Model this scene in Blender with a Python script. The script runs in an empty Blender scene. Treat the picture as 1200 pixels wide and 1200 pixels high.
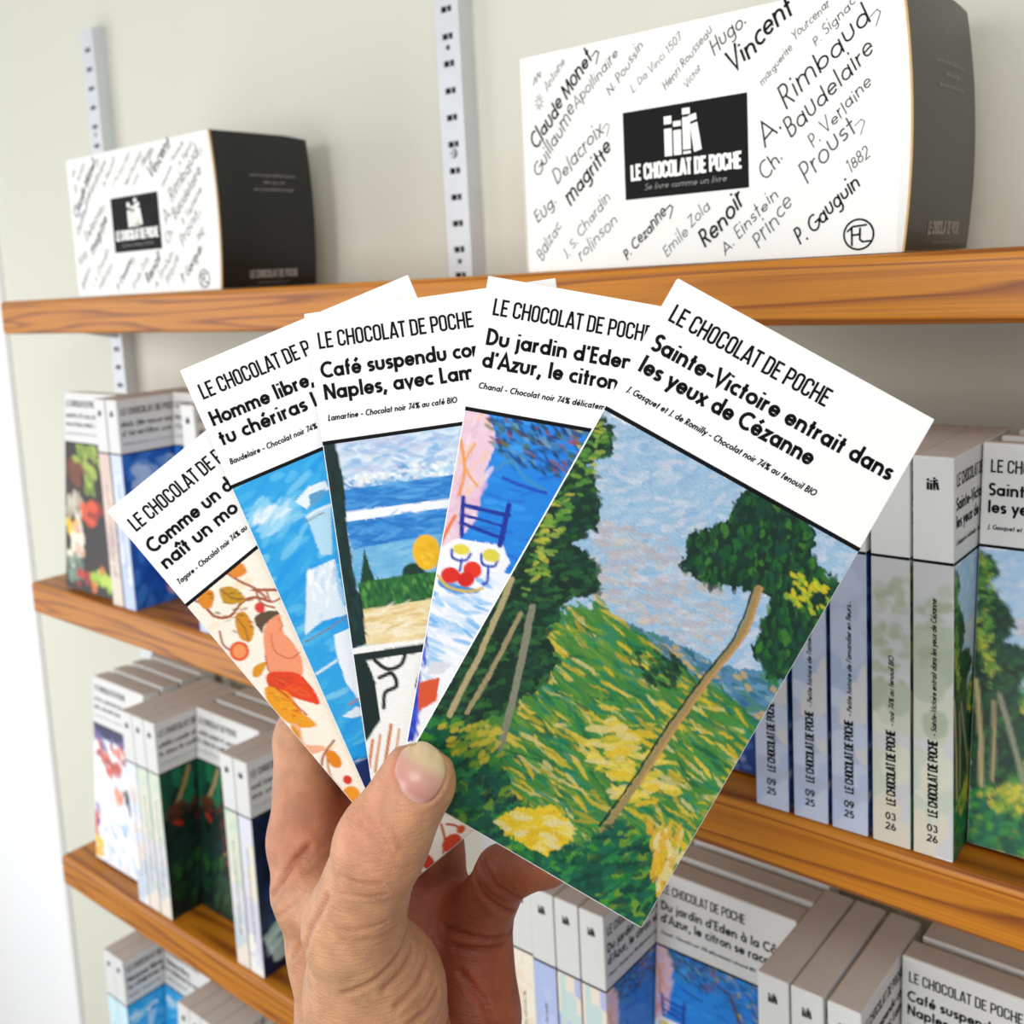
import bpy, bmesh, math, random
import numpy as np
from mathutils import Vector, Matrix

# ---------------------------------------------------------------- camera, light, exposure
scene = bpy.context.scene
scene.view_settings.view_transform = 'Standard'
scene.view_settings.look = 'None'
scene.view_settings.gamma = 1.0
scene.view_settings.use_curve_mapping = False
scene.view_settings.exposure = 0.0
COL = scene.collection

CAM_R = Vector((0.76352636, 0.64362455, -0.05267756))
CAM_U = Vector((-0.04030136, 0.12890445, 0.99083775))
CAM_F = Vector((-0.64451788, 0.75440777, -0.12436088))
CAM_C = Vector((0.84133871, -0.38803736, -0.00072957))
cam_data = bpy.data.cameras.new('camera')
cam_data.sensor_width = 36.0
cam_data.lens = 36.0 * 1218.384 / 1200.0
cam_data.shift_x = (600 - 571.802) / 1200.0
cam_data.shift_y = (477.221 - 600) / 1200.0
cam_data.clip_start = 0.01
cam_data.clip_end = 50
cam_data.dof.use_dof = True
cam_data.dof.focus_distance = 0.305
cam_data.dof.aperture_fstop = cam_data.lens / 1000 / 0.0021
cam = bpy.data.objects.new('camera', cam_data)
m = Matrix.Identity(4)
for i in range(3):
    m[i][0], m[i][1], m[i][2], m[i][3] = CAM_R[i], CAM_U[i], -CAM_F[i], CAM_C[i]
cam.matrix_world = m
COL.objects.link(cam)
scene.camera = cam

world = bpy.data.worlds.new('shop_daylight')
scene.world = world
world.use_nodes = True
bg = world.node_tree.nodes['Background']
bg.inputs[0].default_value = (0.93, 0.97, 1.0, 1)
bg.inputs[1].default_value = 0.45

def area(name, loc, target, size, size_y, power, color):
    ld = bpy.data.lights.new(name, 'AREA')
    ld.shape = 'RECTANGLE'; ld.size = size; ld.size_y = size_y
    ld.energy = power; ld.color = color
    o = bpy.data.objects.new(name, ld)
    o.location = loc
    o.rotation_euler = (Vector(target) - Vector(loc)).to_track_quat('-Z', 'Y').to_euler()
    COL.objects.link(o)
    return o
# tall shop window to the left of the shelves, and an added fill light near the camera that brightens the held booklets
area('shop_window_light', (-0.50, -0.62, -0.28), (0.15, 0.02, -0.32), 0.6, 1.1, 5.8, (0.97, 0.985, 1.0))
area('shop_lamp', (0.98, -0.62, 0.42), (0.62, -0.12, -0.05), 0.42, 0.30, 2.75, (1.0, 0.985, 0.96))
area('shop_front_window', (0.40, -1.65, 0.05), (0.55, 0.0, -0.15), 0.8, 0.9, 14.0, (1.0, 0.995, 0.985))

# ---------------------------------------------------------------- helpers
def srgb(h, a=1.0):
    if isinstance(h, str):
        h = h.lstrip('#'); h = tuple(int(h[i:i + 2], 16) / 255 for i in (0, 2, 4))
    return tuple((c / 12.92 if c <= .04045 else ((c + .055) / 1.055) ** 2.4) for c in h) + (a,)

def mat(name, color, rough=0.5, spec=0.5, metal=0.0, noise=0.0, nscale=40, bump=0.0, bscale=300, coat=0.0):
    m = bpy.data.materials.new(name); m.use_nodes = True
    nt = m.node_tree; b = nt.nodes['Principled BSDF']
    c = srgb(color)
    b.inputs['Base Color'].default_value = c
    b.inputs['Roughness'].default_value = rough
    b.inputs['Specular IOR Level'].default_value = spec
    b.inputs['Metallic'].default_value = metal
    b.inputs['Coat Weight'].default_value = coat
    tc = nt.nodes.new('ShaderNodeTexCoord')
    if noise > 0:
        n = nt.nodes.new('ShaderNodeTexNoise'); n.inputs['Scale'].default_value = nscale
        n.inputs['Detail'].default_value = 4
        nt.links.new(tc.outputs['Object'], n.inputs['Vector'])
        r = nt.nodes.new('ShaderNodeValToRGB')
        r.color_ramp.elements[0].position = 0.3; r.color_ramp.elements[1].position = 0.7
        r.color_ramp.elements[0].color = tuple(x * (1 - noise) for x in c[:3]) + (1,)
        r.color_ramp.elements[1].color = tuple(min(1, x * (1 + noise)) for x in c[:3]) + (1,)
        nt.links.new(n.outputs['Fac'], r.inputs['Fac']); nt.links.new(r.outputs['Color'], b.inputs['Base Color'])
    if bump > 0:
        n = nt.nodes.new('ShaderNodeTexNoise'); n.inputs['Scale'].default_value = bscale
        n.inputs['Detail'].default_value = 3
        nt.links.new(tc.outputs['Object'], n.inputs['Vector'])
        bp = nt.nodes.new('ShaderNodeBump'); bp.inputs['Strength'].default_value = bump
        bp.inputs['Distance'].default_value = 0.001
        nt.links.new(n.outputs['Fac'], bp.inputs['Height']); nt.links.new(bp.outputs['Normal'], b.inputs['Normal'])
    return m

def paint_mat(name, rough=0.42, brush=0.0, gain=1.0):
    """printed picture: vertex colours, with a fine paper / brush grain"""
    m = bpy.data.materials.new(name); m.use_nodes = True
    nt = m.node_tree; b = nt.nodes['Principled BSDF']
    a = nt.nodes.new('ShaderNodeVertexColor'); a.layer_name = 'print'
    b.inputs['Roughness'].default_value = rough
    b.inputs['Specular IOR Level'].default_value = 0.35
    if brush > 0:
        tc = nt.nodes.new('ShaderNodeTexCoord')
        mp = nt.nodes.new('ShaderNodeMapping'); mp.inputs['Scale'].default_value = (300, 300, 900)
        nt.links.new(tc.outputs['Object'], mp.inputs['Vector'])
        n = nt.nodes.new('ShaderNodeTexNoise'); n.inputs['Scale'].default_value = 3.0; n.inputs['Detail'].default_value = 6
        n.inputs['Distortion'].default_value = 0.8
        nt.links.new(mp.outputs['Vector'], n.inputs['Vector'])
        mr = nt.nodes.new('ShaderNodeMapRange'); mr.inputs['From Min'].default_value = .25; mr.inputs['From Max'].default_value = .75
        mr.inputs['To Min'].default_value = gain * (1 - brush); mr.inputs['To Max'].default_value = gain * (1 + brush)
        nt.links.new(n.outputs['Fac'], mr.inputs['Value'])
        mx = nt.nodes.new('ShaderNodeVectorMath'); mx.operation = 'SCALE'
        nt.links.new(a.outputs['Color'], mx.inputs[0]); nt.links.new(mr.outputs['Result'], mx.inputs['Scale'])
        nt.links.new(mx.outputs['Vector'], b.inputs['Base Color'])
    else:
        nt.links.new(a.outputs['Color'], b.inputs['Base Color'])
    return m

M = {}
M['wall'] = mat('painted_wall', '#d2d1c3', 0.7, 0.25, noise=0.012, nscale=3, bump=0.06, bscale=260)
M['wall_white'] = mat('white_wall', '#efeff0', 0.7, 0.25, noise=0.01, nscale=4)
M['card'] = mat('white_coated_card', '#f2f2f0', 0.42, 0.3, noise=0.008, nscale=60)
M['box_card'] = mat('box_card', '#dcdcda', 0.45, 0.3, noise=0.008, nscale=60)  # white card made darker than the held ones, shelf shade put into the colour
M['gift_card'] = mat('gift_box_card', '#e9e8e4', 0.45, 0.3, noise=0.008, nscale=40)
M['card_top'] = mat('uncoated_white_card', '#cfc5bc', 0.7, 0.2, noise=0.02, nscale=80)
M['kraft'] = mat('raw_board_edge', '#c9a878', 0.8, 0.2, noise=0.06, nscale=300)
M['ink'] = mat('black_ink', '#07080b', 0.6, 0.15)
M['ink_grey'] = mat('grey_ink', '#101316', 0.6, 0.15)
M['ink_faint'] = mat('faint_grey_ink', '#4f5458', 0.6, 0.15)
M['white_print'] = mat('white_print', '#f0efe9', 0.45, 0.35)
M['dim_print'] = mat('dim_white_print', '#a09a96', 0.5, 0.35)
M['black_card'] = mat('black_card', '#0b0c0d', 0.30, 0.5, noise=0.1, nscale=20)
M['black_print'] = mat('black_print', '#0a0b0b', 0.6, 0.15)
M['metal'] = mat('galvanised_steel', '#d3d6da', 0.42, 0.5, metal=0.25, noise=0.03, nscale=90)
M['dark'] = mat('dark_slot_recess', '#4c5052', 0.7, 0.2)  # grey that stands in for shade inside slots, holes and the screw cross
M['screw'] = mat('zinc_screw', '#a9adb0', 0.3, 0.5, metal=0.9)
M['picture'] = paint_mat('printed_picture', 0.40)
M['picture_fine'] = paint_mat('printed_illustration', 0.40, 0.08, 0.92)
M['picture_brush'] = paint_mat('printed_painting', 0.40, 0.18, 0.72)

def wood_mat():
    m = bpy.data.materials.new('oiled_pine'); m.use_nodes = True
    nt = m.node_tree; N = nt.nodes; L = nt.links; b = N['Principled BSDF']
    tc = N.new('ShaderNodeTexCoord')
    mp = N.new('ShaderNodeMapping'); mp.inputs['Scale'].default_value = (0.55, 7.0, 17.0)
    L.new(tc.outputs['Object'], mp.inputs['Vector'])
    n1 = N.new('ShaderNodeTexNoise'); n1.inputs['Scale'].default_value = 2.6; n1.inputs['Detail'].default_value = 2.0
    n1.inputs['Distortion'].default_value = 0.35
    L.new(mp.outputs['Vector'], n1.inputs['Vector'])
    ml = N.new('ShaderNodeMath'); ml.operation = 'MULTIPLY'; ml.inputs[1].default_value = 11.0
    L.new(n1.outputs['Fac'], ml.inputs[0])
    fr = N.new('ShaderNodeMath'); fr.operation = 'FRACT'; L.new(ml.outputs[0], fr.inputs[0])
    cr = N.new('ShaderNodeValToRGB'); e = cr.color_ramp.elements
    e[0].position = 0.0; e[0].color = srgb('#bf7716')
    e[1].position = 1.0; e[1].color = srgb('#b97113')
    for p, c in ((0.45, '#bc7415'), (0.70, '#a15c10'), (0.86, '#81430a'), (0.94, '#a86412')):
        x = cr.color_ramp.elements.new(p); x.color = srgb(c)
    L.new(fr.outputs[0], cr.inputs['Fac'])
    mp2 = N.new('ShaderNodeMapping'); mp2.inputs['Scale'].default_value = (7, 60, 520)
    L.new(tc.outputs['Object'], mp2.inputs['Vector'])
    n2 = N.new('ShaderNodeTexNoise'); n2.inputs['Scale'].default_value = 2.0; n2.inputs['Detail'].default_value = 5
    L.new(mp2.outputs['Vector'], n2.inputs['Vector'])
    mr = N.new('ShaderNodeMapRange'); mr.inputs['From Min'].default_value = .3; mr.inputs['From Max'].default_value = .7
    mr.inputs['To Min'].default_value = .82; mr.inputs['To Max'].default_value = 1.12
    L.new(n2.outputs['Fac'], mr.inputs['Value'])
    sc = N.new('ShaderNodeVectorMath'); sc.operation = 'SCALE'
    L.new(cr.outputs['Color'], sc.inputs[0]); L.new(mr.outputs['Result'], sc.inputs['Scale'])
    L.new(sc.outputs['Vector'], b.inputs['Base Color'])
    b.inputs['Roughness'].default_value = 0.42
    b.inputs['Specular IOR Level'].default_value = 0.4
    bp = N.new('ShaderNodeBump'); bp.inputs['Strength'].default_value = 0.12; bp.inputs['Distance'].default_value = 0.0006
    L.new(n2.outputs['Fac'], bp.inputs['Height']); L.new(bp.outputs['Normal'], b.inputs['Normal'])
    return m
M['wood'] = wood_mat()

def link(name, me, parent=None, material=None):
    o = bpy.data.objects.new(name, me); COL.objects.link(o)
    if material is not None and me is not None and len(me.materials) == 0: me.materials.append(material)
    if parent is not None: o.parent = parent
    return o

def tag(o, label=None, cat=None, group=None, kind=None):
    if label: o['label'] = label
    if cat: o['category'] = cat
    if group: o['group'] = group
    if kind: o['kind'] = kind
    return o

def bm_mesh(bm, name, smooth=False):
    me = bpy.data.meshes.new(name)
    bmesh.ops.recalc_face_normals(bm, faces=bm.faces)
    bm.to_mesh(me); bm.free()
    if smooth:
        for p in me.polygons: p.use_smooth = True
    return me

def bm_box(bm, x0, x1, y0, y1, z0, z1, bevel=0.0, seg=2):
    r = bmesh.ops.create_cube(bm, size=1.0)
    vs = r['verts']
    for v in vs:
        v.co = Vector(((x0 + x1) / 2 + v.co.x * (x1 - x0), (y0 + y1) / 2 + v.co.y * (y1 - y0), (z0 + z1) / 2 + v.co.z * (z1 - z0)))
    if bevel > 0:
        es = list({e for v in vs for e in v.link_edges})
        bmesh.ops.bevel(bm, geom=es, offset=bevel, segments=seg, affect='EDGES', profile=0.5)

def box_mesh(name, *a, bevel=0.0, seg=2):
    bm = bmesh.new(); bm_box(bm, *a, bevel=bevel, seg=seg); return bm_mesh(bm, name)

# ---------------------------------------------------------------- lettering: a small stroke alphabet
def arc(cx, cy, rx, ry, a0, a1, n=10):
    n = max(3, int(abs(a1 - a0) / 360 * 20) + 1) if n == 10 else n
    return [(cx + rx * math.cos(math.radians(a0 + (a1 - a0) * i / n)), cy + ry * math.sin(math.radians(a0 + (a1 - a0) * i / n))) for i in range(n + 1)]
def ring(cx, cy, rx, ry): return arc(cx, cy, rx, ry, 90, 450, 16)
def arch(x0, x1): return [(x0, .36)] + arc((x0 + x1) / 2, .37, (x1 - x0) / 2, .2, 180, 0) + [(x1, 0)]
DOT = [(0, .84), (0, .95)]
def dot(x, y=.84): return [(x, y), (x, y + .12)]
G = {
 'a': (.66, [ring(.31, .325, .22, .245), [(.54, 0), (.54, .65)]]),
 'b': (.66, [[(.1, 0), (.1, 1.02)], ring(.34, .325, .22, .245)]),
 'c': (.52, [arc(.33, .325, .235, .245, 50, 310)]),
 'd': (.66, [ring(.31, .325, .22, .245), [(.54, 0), (.54, 1.02)]]),
 'e': (.62, [[(.1, .33), (.53, .33)] + arc(.31, .325, .22, .245, 0, 318)[0:]]),
 'f': (.38, [[(.17, 0), (.17, .78)] + arc(.32, .78, .15, .17, 180, 90), [(.04, .58), (.34, .58)]]),
 'g': (.66, [ring(.31, .325, .22, .245), [(.54, .65), (.54, -.04)] + arc(.33, -.04, .21, .2, 0, -140)]),
 'h': (.62, [[(.1, 0), (.1, 1.02)], arch(.1, .50)]),
 'i': (.24, [[(.12, 0), (.12, .65)], dot(.12)]),
 'j': (.26, [[(.14, .65), (.14, -.08)] + arc(.02, -.08, .12, .14, 0, -90), dot(.14)]),
 'k': (.54, [[(.1, 0), (.1, 1.02)], [(.12, .30), (.44, .65)], [(.2, .38), (.47, 0)]]),
 'l': (.24, [[(.12, 0), (.12, 1.02)]]),
 'm': (.94, [[(.1, 0), (.1, .65)], arch(.1, .46), arch(.46, .82)]),
 'n': (.62, [[(.1, 0), (.1, .65)], arch(.1, .50)]),
 'o': (.62, [ring(.31, .325, .235, .245)]),
 'p': (.66, [[(.1, -.28), (.1, .65)], ring(.34, .325, .22, .245)]),
 'q': (.66, [[(.54, -.28), (.54, .65)], ring(.31, .325, .22, .245)]),
 'r': (.40, [[(.1, 0), (.1, .65)], [(.1, .36)] + arc(.3, .37, .2, .2, 180, 80)]),
 's': (.46, [arc(.25, .445, .15, .125, 30, 270) + arc(.21, .20, .16, .125, 90, -140)[1:]]),
 't': (.38, [[(.18, 0), (.18, .9)], [(.03, .58), (.34, .58)]]),
 'u': (.62, [[(.1, .65), (.1, .28)] + arc(.3, .28, .2, .2, 180, 360) + [(.5, .65)]]),
 'v': (.54, [[(.05, .65), (.27, .04), (.49, .65)]]),
 'w': (.84, [[(.05, .65), (.23, .06), (.42, .58), (.61, .06), (.79, .65)]]),
 'x': (.54, [[(.06, .65), (.48, 0)], [(.48, .65), (.06, 0)]]),
 'y': (.54, [[(.05, .65), (.28, .05)], [(.49, .65), (.16, -.28)]]),
 'z': (.5, [[(.06, .58), (.42, .58), (.07, .07), (.45, .07)]]),
 'A': (.74, [[(.05, 0), (.37, .98), (.69, 0)], [(.17, .3), (.57, .3)]]),
 'B': (.58, [[(.11, .07), (.11, .93), (.28, .93)] + arc(.28, .72, .17, .21, 90, -90) + [(.11, .51)], [(.28, .51)] + arc(.3, .29, .19, .22, 90, -90) + [(.11, .07)]]),
 'C': (.76, [arc(.46, .5, .38, .43, 50, 310)]),
 'D': (.70, [[(.11, .07), (.11, .93), (.22, .93)] + arc(.22, .5, .38, .43, 90, -90) + [(.11, .07)]]),
 'E': (.5, [[(.45, .93), (.11, .93), (.11, .07), (.45, .07)], [(.11, .52), (.41, .52)]]),
 'G': (.82, [arc(.46, .5, .38, .43, 50, 350) + [(.84, .46), (.5, .46)]]),
 'H': (.68, [[(.11, 0), (.11, 1)], [(.57, 0), (.57, 1)], [(.11, .52), (.57, .52)]]),
 'I': (.24, [[(.12, 0), (.12, 1)]]),
 'J': (.36, [[(.25, 1), (.25, .1)] + arc(.12, .1, .13, .14, 0, -110)]),
 'L': (.46, [[(.11, 1), (.11, .07), (.42, .07)]]),
 'M': (.86, [[(.07, 0), (.15, 1)], [(.16, .97), (.43, .12), (.70, .97)], [(.71, 1), (.79, 0)]]),
 'N': (.72, [[(.11, 0), (.11, 1)], [(.12, .96), (.60, .04)], [(.61, 0), (.61, 1)]]),
 'O': (.88, [ring(.44, .5, .37, .43)]),
 'P': (.54, [[(.11, 0), (.11, .93), (.26, .93)] + arc(.26, .69, .19, .24, 90, -90) + [(.11, .45)]]),
 'R': (.58, [[(.11, 0), (.11, .93), (.26, .93)] + arc(.26, .70, .18, .23, 90, -90) + [(.11, .47)], [(.27, .45), (.5, 0)]]),
 'S': (.54, [arc(.29, .71, .18, .21, 30, 270) + arc(.25, .28, .2, .22, 90, -140)[1:]]),
 'T': (.52, [[(.02, .93), (.5, .93)], [(.26, 0), (.26, .93)]]),
 'V': (.68, [[(.04, 1), (.34, .03), (.64, 1)]]),
 'Y': (.64, [[(.04, 1), (.32, .5), (.60, 1)], [(.32, 0), (.32, .5)]]),
 'Z': (.58, [[(.06, .93), (.5, .93), (.07, .07), (.53, .07)]]),
 '0': (.6, [ring(.3, .5, .21, .43)]),
 '1': (.4, [[(.08, .8), (.24, .95), (.24, 0)]]),
 '2': (.58, [arc(.29, .70, .2, .23, 160, -30) + [(.07, .07), (.53, .07)]]),
 '3': (.58, [arc(.27, .73, .17, .20, 150, -80), arc(.27, .28, .21, .23, 80, -150)]),
 '4': (.6, [[(.42, 0), (.42, .95), (.05, .26), (.56, .26)]]),
 '5': (.58, [[(.48, .93), (.19, .93), (.14, .56)] + arc(.27, .32, .22, .26, 110, -140)]),
 '6': (.6, [ring(.3, .29, .2, .23), [(.12, .36), (.36, .98)]]),
 '7': (.54, [[(.05, .93), (.48, .93), (.2, 0)]]),
 '8': (.58, [ring(.29, .72, .17, .21), ring(.29, .28, .21, .22)]),
 '9': (.6, [ring(.3, .69, .2, .24), [(.50, .66), (.47, .42), (.36, .18), (.22, .02)]]),
 '%': (.8, [ring(.2, .75, .13, .17), ring(.6, .22, .13, .17), [(.62, .98), (.18, 0)]]),
 '.': (.24, [[(.12, 0), (.12, .13)]]), ',': (.26, [[(.15, .14), (.04, -.20)]]),
 '-': (.48, [[(.04, .34), (.44, .34)]]), "'": (.22, [[(.13, 1.0), (.09, .76)]]), ' ': (.30, []),
}
def accented(base, marks):
    w, s = G[base]; cx = w / 2
    d = {'acute': [[(cx - .05, .76), (cx + .12, .98)]], 'grave': [[(cx + .05, .76), (cx - .12, .98)]],
         'hat': [[(cx - .17, .76), (cx, .97), (cx + .17, .76)]]}[marks]
    if base == 'i': s = s[:1]
    return (w, s + d)
G['é'] = accented('e', 'acute'); G['à'] = accented('a', 'grave'); G['î'] = accented('i', 'hat'); G['ô'] = accented('o', 'hat')
# tall narrow capitals of the collection name
def rr(x0, x1, a0, a1):
    return a0, a1
_o = arc(.20, .78, .13, .155, 180, 0) + arc(.20, .22, .13, .155, 0, -180) + [(.07, .78)]
NG = {
 'L': (.34, [[(.07, 1), (.07, .065), (.31, .065)]]),
 'E': (.36, [[(.33, .935), (.07, .935), (.07, .065), (.33, .065)], [(.07, .51), (.29, .51)]]),
 'C': (.40, [[(.33, .68), (.33, .78)] + arc(.20, .78, .13, .155, 0, 180) + arc(.20, .22, .13, .155, 180, 360) + [(.33, .32)]]),
 'H': (.42, [[(.07, 0), (.07, 1)], [(.35, 0), (.35, 1)], [(.07, .51), (.35, .51)]]),
 'O': (.40, [_o]),
 'A': (.42, [[(.05, 0), (.19, .95), (.23, .95), (.37, 0)], [(.11, .25), (.31, .25)]]),
 'T': (.34, [[(.01, .935), (.33, .935)], [(.17, 0), (.17, .935)]]),
 'D': (.40, [[(.07, .065), (.07, .935), (.2, .935)] + arc(.2, .78, .13, .155, 90, 0) + arc(.2, .22, .13, .155, 0, -90) + [(.07, .065)]]),
 'P': (.39, [[(.07, 0), (.07, .935), (.2, .935)] + arc(.2, .78, .13, .155, 90, 0) + arc(.2, .60, .13, .155, 0, -90) + [(.07, .445)]]),
 ' ': (.17, []), '-': (.26, [[(.04, .42), (.22, .42)]]),
}
def stroke_quads(pts, w, V, Fc):
    P = [Vector(p) for p in pts]
    Q = [P[0]]
    for p in P[1:]:
        if (p - Q[-1]).length > 1e-6: Q.append(p)
    P = Q
    if len(P) < 2: return
    closed = (P[0] - P[-1]).length < 1e-5 and len(P) > 3
    n = len(P); base = len(V); h = w / 2
    for i in range(n):
        if closed and (i == 0 or i == n - 1): a, b, c = P[n - 2], P[0], P[1]
        else: a, b, c = P[max(0, i - 1)], P[i], P[min(n - 1, i + 1)]
        d1 = (b - a); d2 = (c - b)
        if d1.length < 1e-9: d1 = d2
        if d2.length < 1e-9: d2 = d1
        d1 = d1.normalized(); d2 = d2.normalized()
        t = d1 + d2
        if t.length < 1e-3: t = d1
        t = t.normalized(); nn = Vector((-t.y, t.x)); n1 = Vector((-d1.y, d1.x))
        k = h / max(0.42, nn.dot(n1))
        V.append((b + nn * k)[:]); V.append((b - nn * k)[:])
    for i in range(n - 1):
        Fc.append((base + 2 * i, base + 2 * i + 1, base + 2 * i + 3, base + 2 * i + 2))

def text_geo(V, Fc, text, x, y, h, weight, width=None, font=G, shear=0.0, angle=0.0, track=0.0, wob=0.0, seed=1):
    """flat letters: x, y = left end of the base line, h = capital height (same unit)"""
    rnd = random.Random(seed)
    adv = sum(font.get(ch, font.get(' '))[0] + track for ch in text)
    sx = h if width is None else width / adv
    V0 = []; F0 = []; cx = 0.0
    for ch in text:
        w, st = font.get(ch, font[' '])
        dy = rnd.uniform(-wob, wob); sc = 1 + rnd.uniform(-wob, wob) * 2
        for s in st:
            pts = [((cx + px * 1.0) * sx, (py * sc + dy) * h) for px, py in s]
            pts = [(px + shear * py, py) for px, py in pts]
            stroke_quads(pts, weight * h, V0, F0)
        cx += w + track
    ca, sa = math.cos(angle), math.sin(angle); b = len(V)
    for px, py in V0: V.append((x + px * ca - py * sa, y + px * sa + py * ca))
    for f in F0: Fc.append(tuple(i + b for i in f))

def flat_mesh(name, V, Fc, fn, material):
    me = bpy.data.meshes.new(name)
    me.from_pydata([fn(*v) for v in V], [], Fc); me.update()
    me.materials.append(material)
    return me

def poly_geo(V, Fc, pts):
    b = len(V); V.extend(pts); Fc.append(tuple(range(b, b + len(pts))))

def logo_geo(V, Fc, x, y, s):
    """four little books standing in a row, the last one leaning"""
    def q(x0, y0, x1, y1): poly_geo(V, Fc, [(x + x0 * s, y + y0 * s), (x + x1 * s, y + y0 * s), (x + x1 * s, y + y1 * s), (x + x0 * s, y + y1 * s)])
    q(0, 0, .2, .62); q(0, .72, .2, .9)
    q(.24, 0, .44, .56); q(.24, .64, .44, .76)
    q(.48, .1, .68, .82); q(.48, 0, .68, .06); q(.48, .88, .68, 1.02)
    poly_geo(V, Fc, [(x + a * s, y + b * s) for a, b in ((.76, .02), (.96, .06), (.86, .68), (.67, .64))])
    poly_geo(V, Fc, [(x + a * s, y + b * s) for a, b in ((.66, .70), (.85, .74), (.83, .88), (.64, .84))])

# ---------------------------------------------------------------- printed pictures, painted into vertex colours
CW, CH, HL = 77.0, 157.0, 40.6          # cover width, height and height of the white head, in mm
def h2(c): return np.array(srgb(c)[:3], dtype=np.float32)
class Paper:
    def __init__(s, w, h, res, seed=3):
        s.res = res; s.w, s.h = w, h
        s.nx, s.ny = int(w * res) + 1, int(h * res) + 1
        s.a = np.ones((s.ny, s.nx, 3), np.float32)
        s.X, s.Y = np.meshgrid(np.linspace(0, w, s.nx, dtype=np.float32), np.linspace(0, h, s.ny, dtype=np.float32))
        s.r = np.random.RandomState(seed)
        def vn(cell):
            gx, gy = int(w / cell) + 3, int(h / cell) + 3
            g = s.r.rand(gy, gx).astype(np.float32) * 2 - 1
            fx, fy = s.X / cell, s.Y / cell; ix, iy = fx.astype(int), fy.astype(int); tx, ty = fx - ix, fy - iy
            tx = tx * tx * (3 - 2 * tx); ty = ty * ty * (3 - 2 * ty)
            return (g[iy, ix] * (1 - tx) + g[iy, ix + 1] * tx) * (1 - ty) + (g[iy + 1, ix] * (1 - tx) + g[iy + 1, ix + 1] * tx) * ty
        s.n1 = vn(3.2) * .45 + vn(1.3) * .3 + vn(.6) * .25; s.n2 = vn(3.7) * .45 + vn(1.1) * .3 + vn(.55) * .25
    def win(s, x0, x1, y0, y1):
        i0, i1 = max(0, int(x0 * s.res)), min(s.nx, int(x1 * s.res) + 2)
        j0, j1 = max(0, int(y0 * s.res)), min(s.ny, int(y1 * s.res) + 2)
        return (slice(j0, max(j0, j1)), slice(i0, max(i0, i1)))
    def put(s, w, mask, col, al=1.0):
        m = np.clip(mask, 0, 1)[..., None] * al; s.a[w] = s.a[w] * (1 - m) + h2(col) * m
    def poly(s, col, rough, pts):
        P = np.array(pts, np.float32)
        w = s.win(P[:, 0].min() - rough, P[:, 0].max() + rough, P[:, 1].min() - rough, P[:, 1].max() + rough)
        x = s.X[w] + s.n1[w] * rough; y = s.Y[w] + s.n2[w] * rough
        ins = np.zeros(x.shape, bool); j = len(P) - 1
        for i in range(len(P)):
            (xi, yi), (xj, yj) = P[i], P[j]
            if yi != yj: ins ^= ((yi > y) != (yj > y)) & (x < (xj - xi) * (y - yi) / (yj - yi) + xi)
            j = i
        s.put(w, ins.astype(np.float32), col)
    def line(s, col, wd, pts, rough=.35):
        for (x0, y0), (x1, y1) in zip(pts[:-1], pts[1:]):
            w = s.win(min(x0, x1) - wd, max(x0, x1) + wd, min(y0, y1) - wd, max(y0, y1) + wd)
            x = s.X[w] + s.n1[w] * rough; y = s.Y[w] + s.n2[w] * rough
            dx, dy = x1 - x0, y1 - y0; L2 = dx * dx + dy * dy + 1e-6
            t = np.clip(((x - x0) * dx + (y - y0) * dy) / L2, 0, 1)
            d = np.hypot(x - x0 - t * dx, y - y0 - t * dy)
            s.put(w, (wd / 2 - d) * s.res * 1.2 + .5, col)
    def ell(s, col, rough, c, r, ang=0, al=1.0):
        m = max(r) + rough
        w = s.win(c[0] - m, c[0] + m, c[1] - m, c[1] + m)
        x = s.X[w] - c[0] + s.n1[w] * rough; y = s.Y[w] - c[1] + s.n2[w] * rough
        ca, sa = math.cos(ang), math.sin(ang)
        u = (x * ca + y * sa) / r[0]; v = (-x * sa + y * ca) / r[1]
        d = np.sqrt(u * u + v * v)
        s.put(w, (1 - d) * min(r) * s.res * 1.2 + .5, col, al)
    def dabs(s, n, cols, ln, wd, ang, poly, al=.8, rough=.6):
        P = np.array(poly, np.float32); x0, y0 = P.min(0); x1, y1 = P.max(0); k = 0; tries = 0
        while k < n and tries < n * 6:
            tries += 1
            x = x0 + s.r.rand() * (x1 - x0); y = y0 + s.r.rand() * (y1 - y0)
            ins = False; j = len(P) - 1
            for i in range(len(P)):
                if (P[i][1] > y) != (P[j][1] > y) and x < (P[j][0] - P[i][0]) * (y - P[i][1]) / (P[j][1] - P[i][1]) + P[i][0]: ins = not ins
                j = i
            if not ins: continue
            a = math.radians(ang + s.r.randn() * 14); f = .6 + s.r.rand() * .8
            s.ell(cols[s.r.randint(len(cols))], rough, (x, y), (ln / 2 * f, wd / 2 * (.7 + s.r.rand() * .6)), a, al); k += 1
    def curve(s, pts, closed=False):
        if len(pts) < 3: return pts
        P = [np.array(p, float) for p in pts]; n = len(P); out = []
        for i in range(n if closed else n - 1):
            a, b, c, d = (P[(i - 1) % n], P[i], P[(i + 1) % n], P[(i + 2) % n]) if closed else (P[max(0, i - 1)], P[i], P[i + 1], P[min(n - 1, i + 2)])
            for t in (0, .25, .5, .75):
                out.append(tuple(.5 * (2 * b + (c - a) * t + (2 * a - 5 * b + 4 * c - d) * t * t + (3 * b - a - 3 * c + d) * t ** 3)))
        if not closed: out.append(tuple(P[-1]))
        return out
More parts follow.
